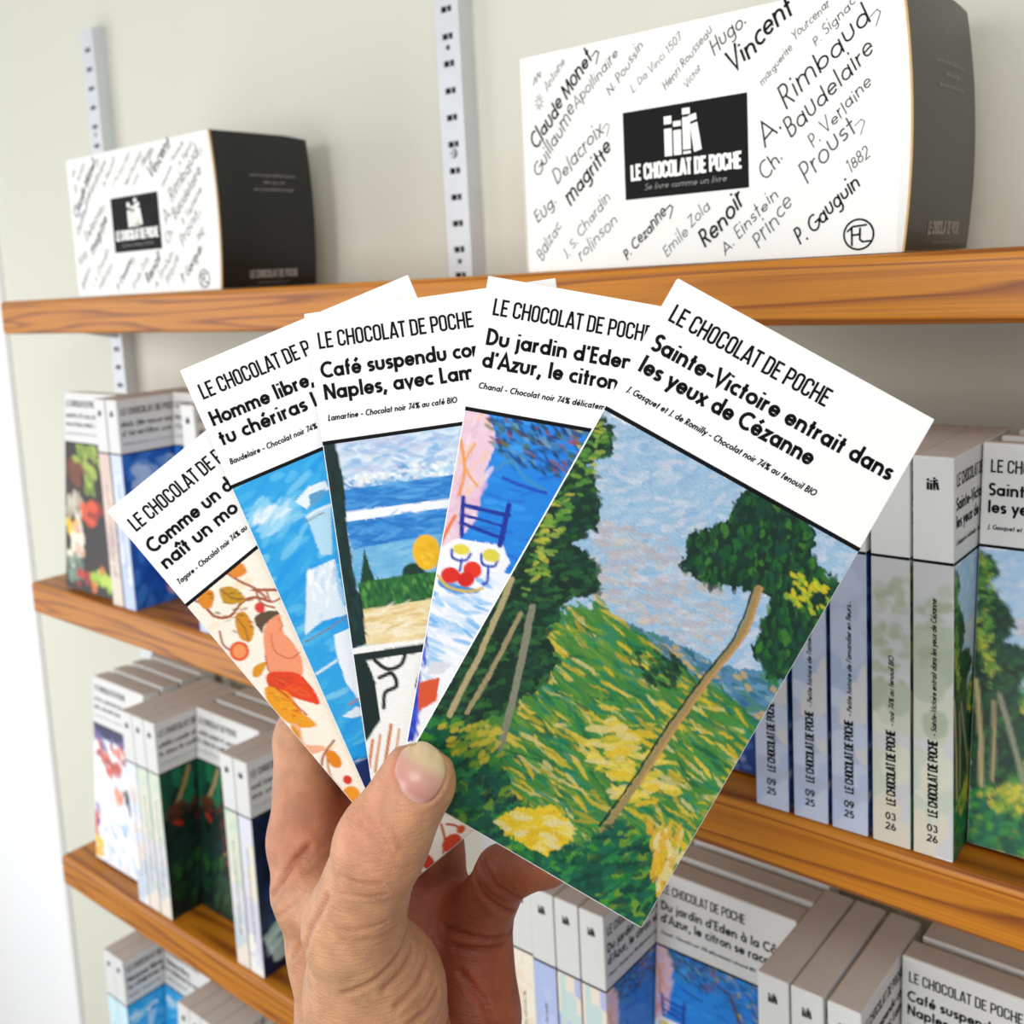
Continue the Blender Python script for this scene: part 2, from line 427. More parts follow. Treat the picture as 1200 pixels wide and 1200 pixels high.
    def run(s, ops, soft=False):
        for o in ops:
            if o[0] == 'L': o = (o[0], o[1], o[2], s.curve(o[3])) + tuple(o[4:])
            if o[0] == 'P' and soft: o = (o[0], o[1], o[2], s.curve(o[3], True))
            if o[0] == 'P': s.poly(o[1], o[2], o[3])
            elif o[0] == 'D': s.dabs(*o[1:])
            elif o[0] == 'L': s.line(*o[1:])
            elif o[0] == 'E': s.ell(*o[1:])

def picture_mesh(name, paper, x0, x1, y0, y1, res, fn, material):
    """grid of vertices (x, y in mm on the paper) coloured from it, placed by fn(x, y)"""
    nx, ny = max(2, int((x1 - x0) * res)) + 1, max(2, int((y1 - y0) * res)) + 1
    xs = np.linspace(x0, x1, nx); ys = np.linspace(y0, y1, ny)
    fx = np.clip(xs / paper.w * (paper.nx - 1), 0, paper.nx - 1.001); fy = np.clip(ys / paper.h * (paper.ny - 1), 0, paper.ny - 1.001)
    k = max(1, int(round(paper.res / res)))
    A = paper.a
    if k > 1:
        c = np.cumsum(np.cumsum(np.pad(A, ((k, k), (k, k), (0, 0)), 'edge'), 0), 1)
        B = (c[k:, k:] - c[:-k, k:] - c[k:, :-k] + c[:-k, :-k]) / (k * k)
        o = k // 2
        A = B[o:o + paper.ny, o:o + paper.nx]
        if A.shape[0] < paper.ny or A.shape[1] < paper.nx: A = np.pad(A, ((0, paper.ny - A.shape[0]), (0, paper.nx - A.shape[1]), (0, 0)), 'edge')
    colr = A[np.clip(np.round(fy).astype(int), 0, paper.ny - 1)][:, np.clip(np.round(fx).astype(int), 0, paper.nx - 1)]
    V = np.array([fn(x, y) for y in ys for x in xs], np.float32)
    i = np.arange((ny - 1) * (nx - 1)); r, c2 = i // (nx - 1), i % (nx - 1); b = r * nx + c2
    Fq = np.stack([b, b + nx, b + nx + 1, b + 1], 1)
    me = bpy.data.meshes.new(name)
    me.vertices.add(len(V)); me.vertices.foreach_set('co', V.ravel())
    me.loops.add(Fq.size); me.loops.foreach_set('vertex_index', Fq.ravel())
    me.polygons.add(len(Fq)); me.polygons.foreach_set('loop_start', np.arange(0, Fq.size, 4))
    me.update(calc_edges=True)
    at = me.color_attributes.new('print', 'FLOAT_COLOR', 'POINT')
    rgba = np.ones((nx * ny, 4), np.float32); rgba[:, :3] = np.clip(colr.reshape(-1, 3), 0, 1)
    at.data.foreach_set('color', rgba.ravel())
    me.materials.append(material)
    return me

PAINT = {
 'front': [
  ('P','#a9cdea',3,[(-4.6,40.6),(78.9,37.7),(80.0,158.4),(-0.6,160.8)]),
  ('D',700,['#8cbbe6','#c7dcef','#dfe6f2','#b6d2ee','#9fc4e4','#e6e4ee'],4,1.6,-35,[(-0.2,41.8),(77.9,38.8),(81.3,78.2),(64.1,84.2),(49.1,85.0),(21.0,90.7)],0.45),
  ('D',300,['#d8c9c4','#cdbcc0','#e6d8c4','#bfc3d0','#c8b6ae','#b9cbd8'],4,1.3,-10,[(13.1,67.4),(26.1,62.7),(44.3,62.8),(59.1,75.3),(56.0,83.6),(39.0,85.6),(21.3,86.6)],0.4),
  ('P','#5b8fb0',2,[(17.0,93.0),(29.7,87.5),(46.8,85.6),(61.8,84.7),(72.4,80.7),(84.9,80.0),(82.3,95.9),(69.7,94.1),(54.1,94.0),(35.0,97.1)]),
  ('D',220,['#3f7ba5','#6fa0bd','#2e6f86','#88b0bd','#d0b06a','#4c8a6d','#2b5f8c'],4,1.3,4,[(18.3,93.0),(30.0,88.1),(47.1,86.2),(62.2,85.3),(72.6,81.1),(85.2,80.6),(82.3,95.9),(69.7,94.1),(54.1,94.0),(35.3,97.5)]),
  ('P','#4c8a3a',2.5,[(17.6,94.0),(23.8,86.4),(46.8,90.3),(65.0,90.3),(80.5,94.9),(80.3,113.0),(79.9,139.8),(77.3,157.4),(-0.8,158.2),(6.7,121.6)]),
  ('D',1400,['#dcc02e','#e6cc4a','#35873a','#1c7a4c','#d9cf84','#2a8f6c','#b9a82e','#6f9e36','#3f9a48','#16653d','#1f7f5c','#5f9a3a'],6,1.0,6,[(16.1,96.1),(23.2,85.4),(46.8,90.3),(65.0,90.3),(80.5,94.9),(80.3,113.0),(79.9,139.8),(77.0,157.0),(-0.1,157.0),(6.7,121.6)]),
  ('D',60,['#e8cf3a','#f4db5c','#edd88a','#f0c626'],6,1.8,-28,[(37.8,111.4),(53.0,110.5),(66.7,121.0),(59.2,130.8),(41.5,122.6)]),
  ('P','#0f3324',2,[(-1.0,42.3),(5.7,44.0),(7.7,49.4),(3.8,55.6),(11.9,62.9),(14.6,69.2),(10.0,75.8),(19.6,79.0),(23.5,84.0),(17.5,90.1),(16.4,101.3),(22.2,105.9),(22.6,112.3),(18.0,123.0),(12.3,131.7),(-0.2,137.7)]),
  ('D',700,['#0d2f22','#1d5a33','#256530','#0a281f','#123d2b','#3a7434','#1c4f38','#0e3a2c'],3.0,1.3,-40,[(-0.8,42.7),(5.7,44.0),(7.7,49.4),(3.8,55.6),(11.9,62.9),(14.6,69.2),(10.0,75.8),(19.6,79.0),(23.5,84.0),(17.5,90.1),(16.4,101.3),(22.2,105.9),(22.6,112.3),(18.0,123.0),(12.3,131.7),(0.3,138.7)],0.7,1.1),
  ('D',90,['#7fae3f','#c2c545','#58993a','#9cb84a'],2.6,1.1,-30,[(0.1,43.2),(5.4,44.4),(6.3,52.9),(6.0,68.8),(6.6,79.1),(10.2,90.3),(5.4,95.7),(0.1,72.2)]),
  ('L','#c0b080',1.6,[(1.1,92.8),(3.4,112.8),(4.4,133.1)]),
  ('L','#a99a70',1.3,[(7.6,99.7),(8.4,115.2),(8.2,130.1)]),
  ('L','#8d8f78',1.9,[(9.5,96.5),(15.9,116.3),(21.4,136.5)]),
  ('P','#0f3424',2,[(42.6,42.3),(49.8,38.2),(59.0,38.6),(64.7,41.9),(66.5,47.4),(77.7,51.4),(81.0,57.3),(77.9,72.2),(78.4,79.8),(72.6,83.2),(65.6,76.8),(63.4,62.3),(55.4,64.2),(48.6,68.2),(39.0,67.1),(35.5,58.6),(43.2,51.6)]),
  ('D',560,['#0d3326','#185a2a','#236f2a','#0a2c24','#123d33','#468a2c','#164f3a','#0e4a2c'],3.0,1.4,60,[(42.6,42.3),(49.8,38.2),(59.0,38.6),(64.7,41.9),(66.5,47.4),(77.7,51.4),(81.0,57.3),(77.9,72.2),(78.4,79.8),(72.6,83.2),(65.6,76.8),(63.4,62.3),(55.4,64.2),(48.6,68.2),(39.0,67.1),(35.5,58.6),(43.2,51.6)],0.7,1.1),
  ('D',45,['#d9cf2c','#9fc02f','#e5d82a'],2.2,1.0,20,[(64.9,53.6),(75.8,52.5),(79.2,56.3),(74.3,61.2),(66.3,60.6)]),
  ('D',40,['#0d3326','#123d33','#1a4f2c'],3,1.2,10,[(39.4,93.3),(44.2,87.9),(51.9,90.0),(52.7,96.1),(45.3,99.1)]),
  ('L','#a8905e',1.8,[(58.9,62.2),(61.2,75.4),(59.2,88.4),(57.7,105.1),(56.8,124.2),(55.3,139.7)]),
  ('L','#d09a5a',0.7,[(59.9,61.7),(62.2,74.8),(60.2,87.8),(58.7,104.5),(57.6,123.2)]),
  ('L','#1f3528',0.6,[(58.0,63.3),(60.0,76.9),(58.1,89.5),(56.4,105.9),(55.4,125.0),(53.8,138.8)]),
  ('P','#14523a',2.5,[(-1.3,157.2),(-0.0,135.7),(12.3,131.7),(22.8,136.2),(29.3,143.1),(53.0,147.8),(56.4,135.1),(67.0,135.4),(77.9,140.9),(77.5,157.8)]),
  ('D',900,['#0f4a38','#1f7d3c','#47a02f','#0d5a48','#7fa92e','#146b50','#0f5c3c','#0b3d35','#2f8f4a','#17694e'],3.4,1.7,-50,[(-0.3,156.6),(-0.0,135.7),(12.3,131.7),(22.8,136.2),(29.3,143.1),(53.0,147.8),(56.4,135.1),(67.0,135.4),(77.5,142.5),(77.0,157.0)],0.75,1.2),
  ('D',50,['#d8c63a','#a4b22f','#7fa52e'],3.2,1.2,-60,[(2.8,135.9),(16.3,129.3),(23.7,133.0),(18.0,141.7),(9.7,141.2)]),
  ('P','#f2cf2c',1.6,[(28.3,153.1),(31.4,146.7),(39.9,140.8),(46.6,140.9),(49.0,147.5),(45.4,152.9),(36.6,153.6)]),
  ('D',50,['#f6e27a','#f4d02a','#efe3a0','#e9bf22'],4,1.4,-25,[(29.4,152.7),(31.6,147.1),(40.3,141.4),(46.4,141.6),(48.2,147.5),(44.5,152.3),(36.4,152.9)]),
  ('D',60,['#e7c22c','#e9b02a','#efe09a'],4.5,1.3,75,[(64.8,131.5),(73.7,128.8),(77.6,135.8),(77.3,146.7),(71.9,141.9)]),
 ],
 'lemon': [
  ('P','#1f86e0',0.17,[(-2,38),(80,38),(80,160),(-2,160)]),
  ('D',240,['#1a7fe0','#2a93ea','#156ed0','#3aa0ee','#0f66c4'],6,1.5,0,[(10,40),(77,40),(77,110),(10,110)],0.7,0.35),
  ('P','#ecc9da',0.42,[(-1.4,39.4),(7.9,41.1),(11.0,48.7),(8.7,59.3),(9.4,71.9),(3.3,80.7),(-2.9,81.8)]),
  ('D',70,['#f3dbe6','#e6b6d0','#f5c9a8','#efd0de'],4,1.4,-70,[(-0.5,40.0),(7.2,41.7),(11.0,58.9),(8.6,74.6),(-1.6,81.5)],0.7,0.35),
  ('L','#ee9a4c',1.0,[(0.4,49.3),(3.1,57.7),(2.7,65.5)],0.15),
  ('L','#f0a860',0.8,[(4.8,49.8),(2.9,56.5),(7.7,62.0)],0.15),
  ('L','#f07a3c',1.1,[(2.8,71.8),(0.4,78.6),(-0.5,85.2)],0.15),
  ('D',230,['#123a7a','#0f2f5c','#1d5aa8','#3c7fb0','#1c4f6a','#54712f','#8c4a3a','#0a2450','#6fa0b8'],2.8,1.0,30,[(6.2,41.9),(13.7,38.0),(26.5,38.3),(39.3,38.6),(36.8,53.1),(30.8,55.4),(19.0,53.7),(10.4,51.4)],0.7,0.35),
  ('D',200,['#123a7a','#0f2f5c','#1d5aa8','#2c6fb0','#1c5f5a','#54812f','#a83a3a','#0a2450','#c9c04a'],3,1.1,20,[(30,40),(77,40),(77,78),(66,70),(52,62),(40,56)],0.7,0.35),
  ('L','#5a3a34',1.6,[(44,52),(50,66),(53,78),(47,88),(38,96),(30,104)],0.15),
  ('L','#5a3a34',1.2,[(53,78),(60,74),(66,70)],0.15),
  ('L','#3b8fc4',1.0,[(12.5,56.1),(16.3,52.9),(20.9,57.2),(27.7,59.8)],0.15),
  ('L','#1a4fb8',1.0,[(14.7,58.3),(21.3,59.7),(27.9,60.5)],0.15),
  ('P','#f7f8fb',0.42,[(-3.7,84.5),(4.2,78.5),(18.2,78.1),(21.0,82.7),(14.2,99.2),(12.7,119.9),(0.5,137.3),(-2.8,97.1)]),
  ('P','#f4f6fa',0.42,[(10,86),(46,86),(60,110),(77,118),(77,160),(-2,160),(-2,110)]),
  ('D',60,['#4aa8e8','#79c0f0','#cfe2f4','#dfe9f6'],7,1.2,15,[(-0.7,94.1),(17.0,85.9),(15.1,104.1),(2.8,121.6)],0.7,0.35),
  ('L','#16309a',1.4,[(4.1,66.0),(5.5,77.2)],0.15),
  ('L','#16309a',1.6,[(17.8,65.9),(17.2,78.2)],0.15),
  ('L','#16309a',1.3,[(4.4,68.2),(10.1,68.5),(18.3,68.9)],0.15),
  ('L','#16309a',1.0,[(4.4,71.0),(10.7,71.7),(17.7,72.5)],0.15),
  ('L','#16309a',1.1,[(4.6,73.6),(10.4,74.8),(17.8,76.1)],0.15),
  ('L','#1f3fb0',0.8,[(3.5,81.9),(4.2,84.3),(7.8,84.5),(9.2,82.2)],0.15),
  ('L','#1f3fb0',0.8,[(6.8,84.4),(6.8,87.7)],0.15),
  ('E','#e8d84a',0.2,(6.2,81.4),(2.6,1.6)),
  ('L','#1f3fb0',0.8,[(12.2,81.7),(13.2,84.6),(16.7,84.5),(17.4,81.3)],0.15),
  ('L','#1f3fb0',0.8,[(15.0,84.8),(15.3,89.3),(14.2,90.3)],0.15),
  ('E','#e0d44a',0.2,(15.2,81.7),(2.6,1.9)),
  ('P','#3f8fd0',0.28,[(0.6,91.4),(13.0,92.3),(14.7,90.4),(13.2,93.2),(7.0,94.6),(1.7,93.2)]),
  ('L','#d9b84a',0.8,[(0.6,90.1),(4.2,92.8),(10.1,93.3),(14.4,91.5)],0.15),
  ('E','#e02a1e',0.2,(4.3,89.4),(2.8,2.4)),
  ('E','#e8321e',0.2,(10.5,86.8),(2.8,2.5)),
  ('E','#d82018',0.2,(9.0,89.9),(2.5,2.2)),
  ('P','#1f35a8',0.42,[(-2.5,95.7),(0.1,101.7),(-0.5,114.5),(1.6,129.5),(2.1,139.6),(-1.1,140.2),(-4.6,122.9),(-5.2,105.1)]),
  ('D',40,['#2a45c8','#152a90','#3c5ad8'],6,1,80,[(-3.1,102.2),(0.2,106.7),(2.5,137.0),(-0.8,137.6)],0.7,0.35),
  ('P','#d9552c',0.42,[(0.8,122.0),(6.3,119.7),(6.7,126.5),(1.9,130.7)]),
  ('P','#e8402a',0.35,[(-2.1,122.5),(-0.1,122.1),(-0.0,137.4),(-2.0,137.8)]),
  ('P','#d9dde2',0.35,[(3.0,115.2),(9.3,114.9),(7.3,118.3),(2.5,119.6)]),
 ],
 'cafe': [
  ('P','#bcd8ec',0.17,[(-2,38),(80,38),(80,160),(-2,160)]),
  ('D',220,['#a9cfe8','#d8e6f2','#c3cfe6','#e2e8f2','#b6bfe0'],6,1.5,-8,[(2.0,39.0),(42.5,38.8),(41.9,52.6),(4.0,52.4)],0.7,0.35),
  ('D',60,['#7fb2dc','#9fb8e0','#c9cfe6'],4,1,10,[(6.9,41.1),(39.5,41.8),(38.0,52.0),(6.8,51.5)],0.7,0.35),
  ('D',110,['#f4f4f4','#e8e4d8','#3f86c8','#6fa8d8','#ffffff'],1.6,0.9,30,[(5.6,50.8),(40.9,49.8),(40.2,55.2),(5.2,54.9)],0.7,0.35),
  ('P','#2f86cf',0.21,[(4.7,54.8),(41.5,55.1),(40.2,64.1),(4.2,61.8)]),
  ('D',110,['#2078c8','#3f93d8','#1a6dbd','#5aa4de'],7,0.9,-1,[(4.7,54.8),(41.5,55.1),(40.3,63.6),(4.3,61.6)],0.7,0.35),
  ('P','#f5f7fa',0.14,[(3.8,61.5),(40.5,62.1),(40.1,64.6),(3.3,64.8)]),
  ('P','#2f86cf',0.21,[(3.8,64.6),(40.1,64.6),(38.4,76.9),(4.7,73.4)]),
  ('D',130,['#2078c8','#3f93d8','#1a6dbd','#5aa4de'],7,1,-1,[(3.7,65.1),(38.8,64.9),(37.6,72.9),(4.7,73.1)],0.7,0.35),
  ('P','#6fb4dc',0.28,[(4.1,73.3),(37.7,72.1),(36.5,89.7),(4.0,85.1)]),
  ('D',80,['#5fa8d6','#8cc4e2','#7ab9de'],6,1,-2,[(4.5,74.1),(35.0,73.3),(33.4,84.0),(4.7,83.8)],0.7,0.35),
  ('P','#16402c',0.17,[(8.1,73.3),(9.0,79.2),(10.2,84.1),(5.5,83.7)]),
  ('E','#14382c',0.2,(21.8,82.9),(3.4,3)),
  ('P','#2c6b34',0.35,[(4.8,83.6),(17.9,83.1),(36.1,83.9),(36.2,92.3),(4.6,91.9)]),
  ('D',140,['#1d5530','#3f8a3c','#5fa046','#174a2c'],2.4,0.9,80,[(4.7,84.1),(17.8,83.6),(36.0,84.4),(35.0,91.6),(4.7,91.4)],0.7,0.35),
  ('E','#f0b820',0.2,(26.6,77.3),(4.2,5.4)),
  ('D',14,['#f6cc3c','#e8a818'],2,1,40,[(24.3,74.9),(29.1,74.3),(28.5,82.0),(24.4,81.4)],0.7,0.35),
  ('P','#ecd9a8',0.21,[(4.6,91.9),(36.3,91.3),(34.5,103.8),(4.6,102.7)]),
  ('D',90,['#f2e4bc','#e4c88c','#f4ead0','#d9b878'],6,1,-4,[(5.0,92.5),(34.9,92.1),(33.3,102.9),(4.7,102.1)],0.7,0.35),
  ('P','#f4f4f2',0.14,[(-0.1,102.8),(34.6,103.3),(34.3,105.6),(-0.1,104.8)]),
  ('P','#0f2c2a',0.32,[(-1.8,38.2),(3.6,39.0),(5.0,51.2),(3.8,66.7),(4.0,85.1),(5.2,87.8),(4.7,102.1),(-0.2,103.3)]),
  ('D',60,['#0b2422','#173c38','#0e3030'],6,1,80,[(0.0,40.1),(3.3,43.1),(3.3,66.6),(4.0,98.1),(0.6,101.6)],0.7,0.35),
  ('P','#f1f1ee',0.21,[(-0.4,104.8),(38.4,104.4),(33.0,159.9),(-1.3,154.9)]),
  ('P','#0f2624',0.24,[(-0.4,104.8),(22.7,104.5),(22.3,107.0),(4.0,107.3),(5.6,114.0),(5.5,125.8),(-0.1,132.1)]),
  ('L','#14201f',1.2,[(6.5,107.6),(10.0,110.7),(14.0,110.0),(15.8,107.1)],0.15),
  ('L','#14201f',1.2,[(7.1,112.9),(11.1,112.2),(11.8,116.2),(8.2,117.6),(7.1,122.1)],0.15),
  ('L','#14201f',1.3,[(22,117),(26,114),(30,118),(27,123),(21,122),(18,117),(22,111)],0.15),
  ('L','#14201f',0.9,[(25,117),(26,119),(24,119)],0.15),
  ('L','#14201f',1.0,[(30,110),(36,108),(38,114)],0.15),
  ('L','#d07a3a',0.9,[(2.4,131.4),(0.2,139.4)],0.15),
  ('L','#d08a4a',0.8,[(4.9,130.2),(1.8,141.0)],0.15),
  ('L','#c8743a',1.0,[(8.6,127.6),(5.3,138.3)],0.15),
  ('L','#d8945a',0.7,[(10.8,129.2),(7.6,140.5)],0.15),
 ],
 'sail': [
  ('P','#2ea6e6',0.17,[(-2,38),(80,38),(80,160),(-2,160)]),
  ('D',420,['#22a0e8','#3fb4ec','#5cc0ee','#189ae6','#49b6e8','#7cccf0'],8,2.2,-18,[(-2,40),(77,40),(77,140),(-2,140)],0.7,0.35),
  ('D',60,['#8fd2f2','#a9def6','#6cc4ee'],7,1.8,-10,[(5.0,47.8),(16.0,52.5),(11.1,60.7),(-0.6,54.2)],0.7,0.35),
  ('D',34,['#eef6fb','#d8edf8','#b9e0f5'],4,1.1,-20,[(3.7,49.5),(14.8,52.0),(12.1,55.5),(2.7,53.2)],0.7,0.35),
  ('P','#eaf3f9',0.24,[(16.5,52.1),(22.3,49.3),(28.0,49.7),(27.8,52.8),(23.7,52.9),(19.0,55.8)]),
  ('P','#5c9ec8',0.17,[(21.3,51.8),(27.0,51.9),(25.5,54.2),(20.3,55.5)]),
  ('P','#b9dff2',0.28,[(18.0,58.0),(26.6,57.0),(20.6,72.2),(17.2,70.7)]),
  ('L','#e8f4fb',0.8,[(18.0,58.0),(21.8,57.3),(26.4,57.5)],0.15),
  ('P','#e3eff7',0.28,[(11.1,74.0),(20.8,73.8),(18.2,86.0),(17.5,91.7),(9.3,90.5),(2.5,92.6)]),
  ('D',20,['#ffffff','#c4def0','#aed4ec'],4,1.2,-60,[(11.1,75.5),(19.6,74.7),(17.7,85.8),(7.1,90.1)],0.7,0.35),
  ('P','#a6d4ee',0.28,[(20.1,74.9),(18.9,86.3),(17.1,90.0),(17.8,82.8)]),
  ('P','#f4f8fb',0.28,[(10.9,96.2),(17.4,96.1),(13.4,110.9),(10.5,121.7),(8.3,111.7),(9.1,103.0)]),
  ('L','#8a6a5a',0.4,[(1.6,94.6),(9.9,93.7),(17.3,92.2)],0.15),
  ('L','#8a6a5a',0.35,[(16.9,59.3),(23.5,58.7)],0.15),
  ('L','#dff0fa',0.8,[(1.0,105.4),(8.3,104.1)],0.15),
  ('P','#e9f2f8',0.28,[(3.0,121.4),(8.3,120.1),(10.0,121.5),(9.7,123.7),(5.3,123.0)]),
  ('L','#c8664a',0.5,[(6.5,118.7),(10.8,118.2)],0.15),
  ('P','#12a0e8',0.28,[(-2.1,131.9),(6.9,131.6),(6.0,137.9),(-2.6,137.1)]),
  ('L','#dff4fc',0.8,[(-2.6,137.1),(1.2,136.6),(4.0,137.0)],0.15),
  ('P','#0d2a66',0.35,[(-3.5,137.9),(4.5,137.2),(31.3,136.9),(66.8,137.3),(80.6,161.7),(-0.7,156.3)]),
  ('D',80,['#0a1f50','#143c86','#0f2a60'],6,1.2,-8,[(-2,136),(77,134),(77,158),(-2,158)],0.7,0.35),
 ],
 'vine': [
  ('P','#fbf3e2',0.17,[(-2,38),(80,38),(80,160),(-2,160)]),
  ('D',80,['#fdf8ec','#f8e8cc','#fbeedd','#f7e2c0'],7,2.2,20,[(0,40),(77,40),(77,157),(0,157)],0.7,0.35),
  ('L','#a8563a',0.9,[(4.6,42.2),(5.0,48.6),(8.8,51.8),(14.9,50.8),(19.0,52.4),(21.9,56.6)],0.15),
  ('L','#a8563a',0.8,[(16.6,38.9),(18.3,44.6),(20.7,50.2),(21.5,54.5)],0.15),
  ('L','#a8563a',0.7,[(3.1,53.5),(1.2,57.5),(2.2,61.9)],0.15),
  ('L','#a8563a',0.7,[(2.6,38.7),(4.6,44.0),(4.6,48.3)],0.15),
  ('P','#e08a1e',0.35,[(4.7,40.4),(9.2,40.6),(9.2,43.5),(5.9,45.8),(3.8,44.0)]),
  ('P','#c8941e',0.35,[(11.9,42.9),(15.8,45.4),(16.1,50.7),(12.3,49.7),(10.1,46.8)]),
  ('P','#d8901e',0.35,[(10.0,52.9),(13.2,54.1),(11.8,60.2),(8.1,62.1),(6.8,58.5)]),
  ('P','#e88a2a',0.32,[(18.4,39.3),(22.7,41.0),(21.4,44.3),(17.7,42.7)]),
  ('P','#e6a23c',0.32,[(16.3,37.5),(18.3,38.5),(15.9,39.7)]),
  ('E','#e8562a',0.2,(3.8,62.5),(3.2,3.2)),
  ('E','#f29a5a',0.2,(3.8,62.5),(2.2,2.2)),
  ('E','#e03a3a',0.2,(17.9,55.8),(1.6,1.8)),
  ('P','#5f4a38',0.28,[(14.1,57.4),(18.2,57.6),(21.4,60.2),(20.2,62.1),(15.4,61.0),(13.0,62.6)]),
  ('P','#f39a72',0.21,[(14.9,61.6),(21.3,61.6),(18.8,66.8),(18.5,74.5),(14.8,81.6),(9.7,80.9),(6.8,74.8),(9.6,68.1)]),
  ('P','#e8441c',0.28,[(6.0,74.1),(12.9,79.2),(14.3,84.8),(12.8,92.7),(8.7,87.3),(6.6,83.7),(3.3,79.1)]),
  ('P','#f0a01e',0.28,[(2.9,77.0),(7.1,83.1),(6.6,91.1),(7.6,97.3),(2.8,94.4),(0.1,87.3),(0.3,81.0)]),
  ('L','#c84a1c',0.6,[(4.6,76.6),(6.0,83.2),(7.2,92.6)],0.15),
  ('P','#f6b48c',0.17,[(1.2,92.0),(3.0,94.2),(0.7,99.6),(4.6,103.6),(3.9,105.2),(-2.7,101.1)]),
  ('P','#e0981e',0.28,[(4.0,69.6),(8.2,70.6),(4.7,73.1),(1.9,72.2)]),
  ('P','#e0981e',0.28,[(1.2,92.0),(1.8,94.7),(0.1,97.6),(-0.8,96.1)]),
  ('D',26,['#d85a14','#c8901a','#f6b83a'],1.6,0.5,60,[(2.5,79.2),(6.4,84.0),(6.1,91.7),(6.7,96.6),(2.2,89.9),(1.3,83.3)],0.7,0.35),
  ('D',20,['#c8321a','#f0642c'],4,0.5,60,[(6.1,75.7),(12.2,80.1),(13.2,85.3),(12.5,90.5),(8.6,84.3)],0.7,0.35),
  ('L','#c8583a',0.35,[(15.3,64.6),(12.6,69.5),(14.6,74.9),(18.6,75.3)],0.15),
  ('L','#c8583a',0.35,[(20.2,62.1),(20.0,64.9),(18.1,65.5)],0.15),
  ('L','#b8482a',0.4,[(9.2,68.9),(6.8,74.8),(10.0,80.5)],0.15),
  ('L','#8a5a2a',0.4,[(11.9,42.9),(13.1,47.5),(15.7,50.3)],0.15),
  ('L','#8a5a2a',0.4,[(10.1,53.6),(9.7,58.4),(8.2,61.5)],0.15),
  ('D',26,['#5a6a2a','#a85a1a','#7a4a1a'],1.8,0.5,40,[(7.8,40.1),(20.7,50.2),(8.3,65.2),(2.1,56.4)],0.7,0.35),
  ('L','#a8563a',0.6,[(25.3,57.7),(21.9,56.6),(23.3,52.4)],0.15),
  ('L','#a8563a',0.7,[(20.7,50.2),(19.2,54.7),(21.5,58.8)],0.15),
  ('L','#a8563a',0.8,[(8.6,104.8),(3.0,106.3),(0.3,108.7)],0.15),
  ('E','#e8861c',0.2,(4.7,109.5),(2.0,3.4)),
  ('E','#d83a2a',0.2,(3.8,117.6),(1.4,1.6)),
  ('L','#c87a4a',0.6,[(3.0,108.1),(0.3,113.1),(0.1,118.5)],0.15),
  ('E','#f09a2a',0.2,(1.4,122.2),(3.0,3.0)),
  ('L','#c0481c',0.8,[(17.8,148.6),(15.3,153.5),(12.2,156.4)],0.15),
  ('E','#d8441c',0.2,(16.5,155.6),(3.6,2.6)),
  ('E','#d04018',0.2,(6.4,155.1),(2.0,3.2)),
  ('L','#c0481c',0.7,[(19.1,149.7),(21.1,152.1),(21.5,155.1)],0.15),
  ('E','#d8641c',0.2,(0.5,156.0),(2.4,2.4)),
  ('E','#d8541c',0.2,(21.7,154.1),(1.6,1.2)),
  ('L','#a8563a',0.9,[(20,50),(34,60),(48,58),(60,70)],0.15),
  ('P','#e08a1e',0.35,[(50,48),(58,46),(62,56),(54,58)]),
 ],
}
